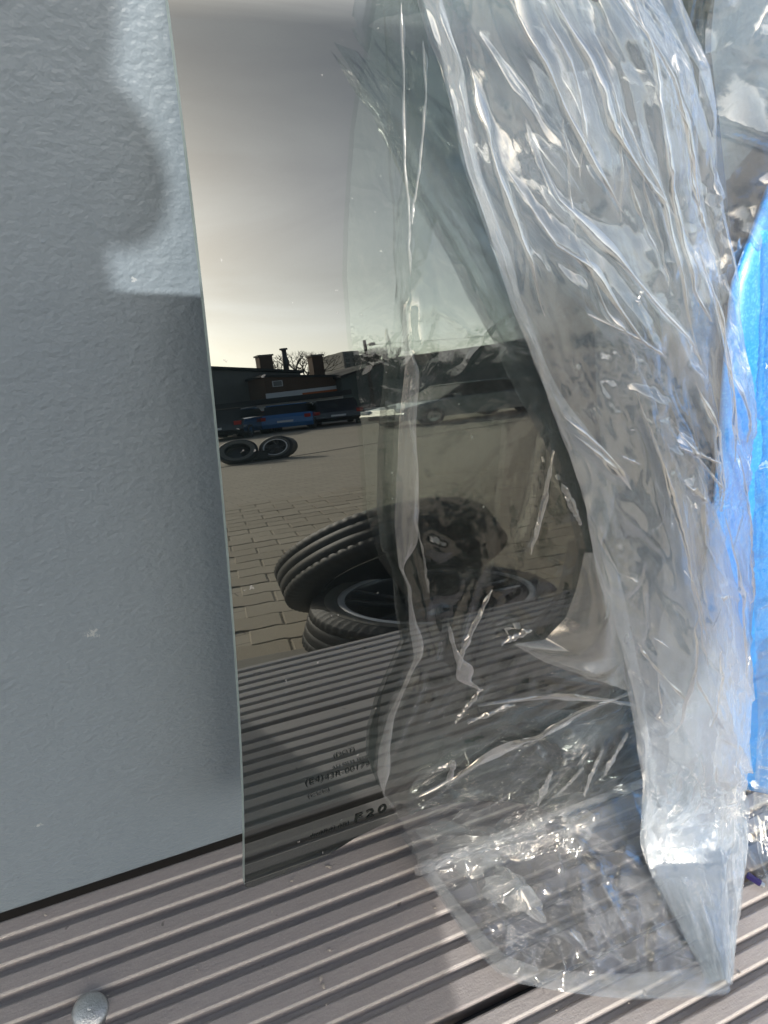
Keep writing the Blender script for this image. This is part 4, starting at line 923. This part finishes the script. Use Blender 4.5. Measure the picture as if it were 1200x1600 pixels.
# ------------------------------------------------------------ cars
def car(label, loc, rz, paint, s=.85, L=4.1, Wd=1.72, H=1.42, hatch=True, lamps=True):
    w = empty('parked_car', loc, rz); tag(w, label, 'car', 'cars parked along the far wall')
    hw = Wd/2*s; L2 = L/2*s
    def loft(secs, name, mat, par=w, inset=0.0):
        # secs: list of (x, half width, z) outlines -> symmetric prism across y
        bm = bmesh.new(); rings = []
        for sgn_w in (-1, -.92, .92, 1):
            rings.append([bm.verts.new((x*s, sgn_w*(wd_ if abs(sgn_w) < 1 else wd_), (z-(.0 if abs(sgn_w) < 1 else dz))*s)) for x, wd_, z, dz in secs])
        n = len(secs)
        for a in range(3):
            for i in range(n): bm.faces.new((rings[a][i], rings[a][(i+1) % n], rings[a+1][(i+1) % n], rings[a+1][i]))
        bm.faces.new(rings[0]); bm.faces.new(rings[-1][::-1]); bmesh.ops.recalc_face_normals(bm, faces=bm.faces)
        return obj(name, bm, mat, par)
    hl = L/2; y = hw
    body = loft([(-hl, y, .45, 0), (-hl+.05, y, .75, .03), (-hl+.2, y, .93, .05), (.3, y, .93, .04), (1.2, y, .88, .05), (hl-.1, y, .70, .05), (hl, y, .50, 0), (hl-.05, y, .25, 0), (-hl+.1, y, .25, 0)], 'body', paint)
    k = .80
    loft([(-hl+.25, y*k, .93, 0), (-hl+.55 if hatch else -hl+1.0, y*k, H-.05, .03), (-.2, y*k, H, .03), (.45, y*k, H-.06, .03), (1.15, y*k, .90, 0)], 'cabin', M_CGLASS)
    bm = bmesh.new(); box(bm, ((-hl+.62)*s, -y*k*.95, (H-.04)*s), (.40*s, y*k*.95, (H+.012)*s), .01); obj('roof_panel', bm, paint, w)
    for x in (-hl+.72, hl-.78):
        for sg in (-1, 1):
            bm = bmesh.new(); q = Matrix.Translation((x*s, sg*(y-.09*s), .30*s)) @ Matrix.Rotation(R(90)*-sg, 4, 'X')
            lathe(bm, [(.18*s, .10*s), (.30*s, .105*s), (.305*s, .0), (.30*s, -.1*s), (1e-3, -.1*s)], 28, q); wh = obj('wheel', bm, M_RUB, w)
            bm = bmesh.new(); lathe(bm, [(1e-3, .085*s), (.19*s, .098*s)], 20, q); obj('rim', bm, M_ALU, wh)
    for sg in (-1, 1):
        bm = bmesh.new(); box(bm, ((-hl-.01)*s, sg*y*.82-.10*s, .66*s), ((-hl+.10)*s, sg*y*.82+.10*s, .84*s), .01); obj('tail_lamp', bm, M_REDL, w)
        bm = bmesh.new(); box(bm, ((hl-.16)*s, sg*y*.78-.15*s, .58*s), ((hl-.01)*s, sg*y*.78+.15*s, .70*s), .01); obj('headlight', bm, M_WHL, w)
        bm = bmesh.new(); box(bm, (.72*s, sg*(y+.02)-.05*s, .90*s), (.88*s, sg*(y+.02)+.05*s, 1.02*s), .01); obj('door_mirror', bm, paint, w)
    bm = bmesh.new(); box(bm, ((-hl-.012)*s, -.25*s, .50*s), ((-hl+.03)*s, .25*s, .60*s), .003); obj('number_plate', bm, M_WHITE, w)
    bm = bmesh.new(); box(bm, ((hl-.04)*s, -.5*s, .32*s), ((hl+.012)*s, .5*s, .46*s), .003); obj('grille', bm, M_BLACK, w)
    return w
PB = pm('black_car_paint', (.012, .012, .014), .12, coat=1, var=.05)
PBL = pm('blue_car_paint', (.02, .17, .45), .3, coat=1, var=.05)
PS = pm('silver_car_paint', (.42, .43, .44), .22, .6, coat=1, var=.05)
PR = pm('red_car_paint', (.33, .02, .02), .15, coat=1, var=.05)
car('black estate car at the left end of the parked row, red tail lamp', (5.45, -22.6, GZ), R(-60), PB, 1.0)
car('small red car half hidden behind the black estate car', (6.5, -24.4, GZ), R(95), PR, .8)
car('bright blue hatchback parked before the white wall', (7.60, -23.6, GZ), R(-66), PBL, .95)
car('black car beside the blue hatchback, bonnet glinting', (9.15, -24.0, GZ), R(-75), PB, .95)
car('dark silver saloon seen side on through the film on the glass', (9.2, -15.6, GZ), R(172), PS, 1.0, 4.5, 1.8, 1.40, False)
car('black hatchback behind the film, right of the silver saloon', (12.4, -17.0, GZ), R(170), PB, 1.0)
def scooter():
    w = empty('white_scooter', (11.0, -24.2, GZ), R(60)); tag(w, 'small white scooter parked in front of the grey shed', 'scooter')
    for x in (-.55, .55):
        bm = bmesh.new(); q = Matrix.Translation((x, 0, .24)) @ Matrix.Rotation(R(90), 4, 'X'); lathe(bm, [(.14, -.05), (.24, -.045), (.24, .045), (.14, .05)], 24, q, True); obj('wheel', bm, M_RUB, w)
    MWH = pm('white_scooter_paint', (.78, .79, .8), .15, coat=1)
    bm = bmesh.new(); box(bm, (-.7, -.14, .38), (-.05, .14, .68), .06); obj('rear_body', bm, MWH, w)
    bm = bmesh.new(); box(bm, (-.15, -.12, .25), (.35, .12, .34), .03); obj('footboard', bm, MWH, w)
    bm = bmesh.new(); box(bm, (.32, -.16, .28), (.44, .16, .95), .05); obj('leg_shield', bm, MWH, w)
    bm = bmesh.new(); box(bm, (-.68, -.13, .68), (.0, .13, .76), .03); obj('seat', bm, M_BLACK, w)
    bm = bmesh.new(); tube(bm, (.36, -.3, 1.02), (.36, .3, 1.02), .015); tube(bm, (.5, 0, .28), (.36, 0, 1.02), .025); obj('handlebar', bm, M_BLACK, w)
    bm = bmesh.new(); box(bm, (.40, -.07, .82), (.48, .07, .94), .02); obj('headlight', bm, M_CHROME, w)
scooter()

# ------------------------------------------------------------ buildings round the yard
def gable(name, w, pts, y0, y1, mat):      # prism: outline in (x,z), extruded y0..y1
    bm = bmesh.new(); a = [bm.verts.new((x, y0, z)) for x, z in pts]; b = [bm.verts.new((x, y1, z)) for x, z in pts]
    n = len(pts)
    for i in range(n): bm.faces.new((a[i], a[(i+1) % n], b[(i+1) % n], b[i]))
    bm.faces.new(a[::-1]); bm.faces.new(b); bmesh.ops.recalc_face_normals(bm, faces=bm.faces); return obj(name, bm, mat, w)
def buildings():
    # long low grey works building on the left
    w = empty('works_building', (2, -34, GZ)); tag(w, 'long low grey works building with flat roof and two square brick chimneys', 'building')
    gable('wall', w, [(-14, 0), (9.6, 0), (9.6, 3.7), (5.6, 4.45), (4.6, 4.75), (-14, 5.2)], 0, -8, M_GREYR)
    gable('roof', w, [(-14.1, 5.2), (4.65, 4.75), (9.75, 3.72), (9.75, 3.9), (4.65, 4.93), (-14.1, 5.4)], .15, -8.15, M_ROOF)
    for x0, x1, zt in ((8.0, 8.65, 5.3), (10.6, 11.15, 5.0)):
        c_ = obj('chimney', B(((x0, -1.6, 3.4), (x1, -.9, zt))), M_BRICK, w)
        obj('chimney_cap', B(((x0-.06, -1.66, zt), (x1+.06, -.84, zt+.12))), M_KERB, c_)
    bm = bmesh.new(); tube(bm, (9.35, -1.2, 3.8), (9.35, -1.2, 5.7), .14, .12, 16); st = obj('flue_pipe', bm, M_STEEL, w, True)
    bm = bmesh.new(); tube(bm, (9.35, -1.2, 5.7), (9.35, -1.2, 5.82), .2, .2, 16); obj('cowl', bm, M_STEEL, st)
    for i in range(6):
        f = obj('window', B(((-12+i*2.6, .0, 2.6), (-10.4+i*2.6, .05, 3.6))), M_WHITE, w)
        obj('pane', B(((-11.92+i*2.6, .05, 2.68), (-10.48+i*2.6, .07, 3.52))), M_CGLASS, f)
    # brown brick block
    w = empty('brick_garage', (9.0, -31.2, GZ)); tag(w, 'brown brick garage block with a small pale window and white lower band', 'building')
    gable('wall', w, [(0, 0), (3.7, 0), (3.7, 2.95), (0, 3.45)], 0, -2.6, M_BRICK)
    gable('roof', w, [(-.1, 3.45), (3.8, 2.94), (3.8, 3.08), (-.1, 3.6)], .15, -2.7, M_ROOF)
    gable('white_band', w, [(0, 1.75), (3.7, 1.8), (3.7, 2.42), (0, 2.3)], .03, .0, M_WHITE)
    f = obj('window', B(((.35, 0, 2.72), (.80, .04, 3.12))), M_WHITE, w); obj('pane', B(((.39, .04, 2.76), (.76, .05, 3.08))), M_APT, f)
    gable('orange_fascia', w, [(1.6, 1.98), (3.6, 2.02), (3.6, 2.18), (1.6, 2.12)], .07, .031, M_ORANGE)
    # white yard wall with dark canopy strip
    w = empty('white_yard_wall', (5, -29, GZ)); tag(w, 'low white yard wall under a long dark canopy strip', 'wall')
    gable('wall', w, [(-8, 0), (6.6, 0), (6.6, 1.6), (-8, 1.5)], 0, -.2, M_WHITE)
    gable('canopy', w, [(-8, 1.32), (6.7, 1.62), (6.7, 1.95), (-8, 1.68)], .7, -.25, M_ROOF)
    # green-grey shed on the right with rising roof
    w = empty('grey_shed', (12.2, -30.5, GZ)); tag(w, 'dark green-grey shed with its roof line rising to the right', 'building')
    gable('wall', w, [(0, 0), (11.5, 0), (11.5, 4.8), (8, 4.2), (2.6, 3.8), (0, 2.85)], 0, -7, M_CORR)
    gable('roof', w, [(-.1, 2.85), (2.6, 3.8), (8, 4.2), (11.6, 4.8), (11.6, 4.95), (8, 4.35), (2.6, 3.95), (-.1, 3.0)], .2, -7.2, M_ROOF)
    obj('roller_door', B(((2.1, 0, 0), (4.4, .05, 2.4))), M_APT, w)
    obj('roller_door', B(((5.4, 0, 0), (7.7, .05, 2.4))), M_GREYR, w)
    obj('vent_stack', B(((2.4, -.8, 3.7), (2.6, -.6, 4.35))), M_ROOF, w)
    # far flats
    w = empty('apartment_block', (36.5, -90, GZ)); tag(w, 'distant pale apartment block rising behind the roofs', 'building')
    obj('wall', B(((0, -8, 0), (2.2, 0, 11.6))), M_APT, w); obj('wall', B(((2.2, -7, 0), (4.6, .4, 10.6))), M_APT, w)
    for r_ in range(4):
        for c_ in range(2):
            f = obj('window', B(((.3+c_*1.0, 0, 7.2+r_*1.1), (.8+c_*1.0, .06, 7.9+r_*1.1))), M_CGLASS, w)
    # far right and back run of low walls closing the yard
    w = empty('back_wall', (24, -32, GZ)); tag(w, 'plain dark brick yard wall beyond the shed', 'wall')
    obj('wall', B(((0, -.3, 0), (40, 0, 3.2))), M_BRICK2, w); obj('coping', B(((-.05, -.36, 3.2), (40, .06, 3.3))), M_KERB, w)
    w = empty('side_wall', (-14, -33, GZ)); tag(w, 'plain dark brick yard wall left of the works building', 'wall')
    obj('wall', B(((-30, -.3, 0), (0, 0, 3.0))), M_BRICK2, w); obj('coping', B(((-30, -.36, 3.0), (.05, .06, 3.1))), M_KERB, w)
buildings()
def pole():
    w = empty('yard_lamp_pole', (13.2, -29.8, GZ)); tag(w, 'tall wooden pole with two floodlights and an overhead wire', 'lamp pole')
    bm = bmesh.new(); tube(bm, (0, 0, 0), (0, 0, 5.25), .09, .07); obj('pole', bm, M_BARK, w)
    for z, x in ((4.95, .30), (4.25, .24)):
        bm = bmesh.new(); tube(bm, (0, 0, z-.05), (x-.08, .05, z), .02); ar = obj('arm', bm, M_STEEL, w)
        bm = bmesh.new(); box(bm, (x-.1, -.1, z-.11), (x+.12, .14, z+.10), .03); obj('floodlight', bm, M_BLACK, ar)
    bm = bmesh.new(); tube(bm, (0, 0, 4.9), (9, -1, 5.0), .012); obj('wire', bm, M_BLACK, w)
pole()
def tree(label, loc, h, seed):
    r = random.Random(seed); w = empty('bare_tree', loc); tag(w, label, 'tree', 'bare trees behind the roofs')
    bt = bmesh.new(); tube(bt, (0, 0, 0), (.1, 0, h*.35), .22, .15, 8); obj('trunk', bt, M_BARK, w)
    bm = bmesh.new()
    def br(p, d, L, rad, n):
        q = p+d*L; tube(bm, p, q, rad, rad*.6, 5)
        if n == 0: return
        for k in range(3 if n > 2 else 2):
            e = Vector((r.gauss(0, 1), r.gauss(0, 1), r.gauss(.25, .6))).normalized(); br(q, (d*1.1+e*.8).normalized(), L*.72, rad*.6, n-1)
    for k in range(4):
        e = Vector((r.gauss(0, 1), r.gauss(0, 1), .6)).normalized(); br(Vector((.1, 0, h*.33)), (Vector((0, 0, 1))+e*.7).normalized(), h*.2, .11, 5)
    obj('crown', bm, M_BARK, w)
tree('spreading bare tree behind the square brick chimneys', (15.6, -46, GZ), 7.6, 3)
tree('slender bare tree right of the lamp pole', (21.2, -46, GZ), 7.4, 8)
# ------------------------------------------------------------ photographer and phone
def skin(name, joints, bones, mat, parent, sub=2, root=0):
    me = D.meshes.new(name); me.from_pydata([j[:3] for j in joints], bones, []); me.update()
    o = D.objects.new(name, me); COL.objects.link(o); o.parent = parent
    m = o.modifiers.new('skin', 'SKIN'); m.use_smooth_shade = True; s_ = o.modifiers.new('sub', 'SUBSURF'); s_.levels = sub; s_.render_levels = sub
    for i, j in enumerate(joints):
        sv = me.skin_vertices[0].data[i]; r_ = j[3]; sv.radius = r_ if isinstance(r_, tuple) else (r_, r_); sv.use_root = (i == root)
    me.materials.append(mat); return o
def photographer():
    SK = pm('skin', (.52, .34, .26), .5, var=.05); JK = pm('dark_jacket_cloth', (.03, .035, .05), .85, bump=.4); TR = pm('denim', (.05, .07, .12), .9, bump=.4)
    HR = pm('dark_hair', (.03, .02, .015), .6, bump=.5); SH = pm('shoe_leather', (.03, .025, .02), .5)
    w = empty('person', (-.32, -1.06, GZ)); tag(w, 'person in dark hooded jacket and jeans holding a phone out over the ledge', 'person')
    o = Vector((-.32, -1.06, GZ)); f = lambda x, y, z, r_: (x-o.x, y-o.y, z-o.z, r_)
    J = [f(-.25, -1.08, .24, (.15, .11)), f(-.235, -1.04, .46, (.145, .105)), f(-.225, -.97, .685, (.165, .11)), f(-.25, -.91, .80, (.062, .06)), f(-.265, -.885, .85, (.055, .055)), f(-.27, -.86, .94, (.088, .10)), f(-.27, -.85, 1.03, (.085, .09)),
         f(-.03, -.92, .806, .055), f(.085, -.77, .54, .045), f(.065, -.47, .43, .034), f(.066, -.345, .425, .026),
         f(-.43, -.93, .796, .055), f(-.48, -.76, .52, .045), f(-.27, -.48, .40, .034), f(-.13, -.335, .395, .026),
         f(-.15, -1.09, .14, .085), f(-.13, -1.06, -.26, .062), f(-.13, -1.10, -.66, .042), f(-.13, -1.00, -.715, .035),
         f(-.34, -1.09, .14, .085), f(-.37, -1.06, -.26, .062), f(-.37, -1.12, -.66, .042), f(-.37, -1.02, -.715, .035)]
    E_ = [(0, 1), (1, 2), (2, 3), (3, 4), (4, 5), (5, 6), (2, 7), (7, 8), (8, 9), (9, 10), (2, 11), (11, 12), (12, 13), (13, 14), (0, 15), (15, 16), (16, 17), (17, 18), (0, 19), (19, 20), (20, 21), (21, 22)]
    skin('body', J, E_, SK, w)
    g_ = lambda k, r_, dz=0: J[k][:3]+(r_,)
    JJ = [g_(0, (.165, .125)), g_(1, (.16, .125)), g_(2, (.175, .13)), g_(3, (.080, .072)), g_(7, .07), g_(8, .057), g_(9, .045), g_(11, .07), g_(12, .057), g_(13, .045)]
    skin('jacket', JJ, [(0, 1), (1, 2), (2, 3), (2, 4), (4, 5), (5, 6), (2, 7), (7, 8), (8, 9)], JK, w)
    hd = [f(-.33, -.96, .83, (.05, .045)), f(-.265, -.93, .85, (.06, .05)), f(-.240, -.88, .885, (.044, .044)), f(-.205, -.868, .882, (.026, .026))]
    hood = skin('hood', hd, [(0, 1), (1, 2), (2, 3)], JK, w)
    bm = bmesh.new(); bmesh.ops.create_uvsphere(bm, u_segments=24, v_segments=16, radius=1, matrix=Matrix.Translation(Vector((-.200, -.86, .873))-o) @ Matrix.Rotation(R(-8), 4, 'Y') @ Matrix.Diagonal((.021, .04, .021, 1)))  # unseen ellipsoid added to shape the bulge in the shadow on the wall
    obj('hood_shadow_bulge', bm, JK, hood, True)
    skin('trousers', [g_(0, (.15, .12)), g_(15, .10), g_(16, .078), g_(17, .062), g_(19, .10), g_(20, .078), g_(21, .062)], [(0, 1), (1, 2), (2, 3), (0, 4), (4, 5), (5, 6)], TR, w)
    for k in (18, 22):
        x, y, z = J[k][:3]; skin('shoe', [(x, y-.10, z, .045), (x, y, z, .046), (x, y+.08, z-.004, .036)], [(0, 1), (1, 2)], SH, w, root=1)
    skin('hair', [f(-.275, -.895, .96, (.090, .06)), f(-.272, -.885, 1.04, (.092, .075)), f(-.27, -.84, 1.085, (.06, .06))], [(0, 1), (1, 2)], HR, w)
    bm = bmesh.new(); box(bm, (-.012, -.012, -.02), (.012, .022, .02), .008, Matrix.Translation(Vector((-.27, -.768, .975))-o)); obj('nose', bm, SK, w, True)
    for sx in (-.03, .03):
        bm = bmesh.new(); bmesh.ops.create_uvsphere(bm, u_segments=12, v_segments=8, radius=.012, matrix=Matrix.Translation(Vector((-.27+sx, -.780, 1.0))-o)); obj('eye', bm, M_WHITE, w, True)
    bm = bmesh.new(); box(bm, (-.022, -.004, -.004), (.022, .004, .004), .003, Matrix.Translation(Vector((-.27, -.770, .935))-o)); obj('mouth', bm, pm('lip', (.45, .18, .16), .5), w)
    # fingers of both hands round the phone edges (palm at the wrist ends of the body)
    ph = EYE-fwd*.010
    for sgn, wr in ((1, Vector((.066, -.345, .425))), (-1, Vector((-.13, -.335, .395)))):
        edge = ph+right*(.018 if sgn > 0 else -.060)-up*.075
        palm = wr.lerp(edge-fwd*.02+right*sgn*.02, .62)
        ch = [(wr-o), (palm-o)]; js = [(*ch[0], .024), (*ch[1], (.030, .018))]; bs = [(0, 1)]
        for k in range(4):
            b0 = palm+up*(.022-.015*k)+fwd*.008; b1 = edge+up*(.030-.019*k)+fwd*.012+right*sgn*.012; b2 = edge+up*(.030-.019*k)+fwd*.018-right*sgn*(.004+.003*(k in (1, 2)))
            n = len(js); js += [(*(b0-o), .0095), (*(b1-o), .0085), (*(b2-o), .0075)]; bs += [(1, n), (n, n+1), (n+1, n+2)]
        t1 = palm+up*.02-fwd*.012; t2 = edge+up*.035-fwd*.014+right*sgn*.006; t3 = edge+up*.045-fwd*.012-right*sgn*.012; n = len(js)
        js += [(*(t1-o), .012), (*(t2-o), .010), (*(t3-o), .0085)]; bs += [(1, n), (n, n+1), (n+1, n+2)]
        skin('hand', js, bs, SK, w)
    p = empty('mobile_phone', EYE); tag(p, 'black mobile phone held upright over the ledge by the person', 'phone')
    p.rotation_mode = 'QUATERNION'; p.rotation_quaternion = Matrix((right, up, -fwd)).transposed().to_quaternion()
    bm = bmesh.new(); box(bm, (-.058, -.121, .007), (.0155, .0285, .0148), .0035); obj('case', bm, M_BLACK, p)
    bm = bmesh.new(); box(bm, (-.016, -.018, .0045), (.010, .010, .0072), .002); lb = obj('camera_plate', bm, M_BLACK, p)
    bm = bmesh.new(); lathe(bm, [(.0072, .0045), (.0072, .0025), (.0055, .0022), (.0052, .004)], 24); obj('lens_ring', bm, M_STEEL, lb)
photographer()
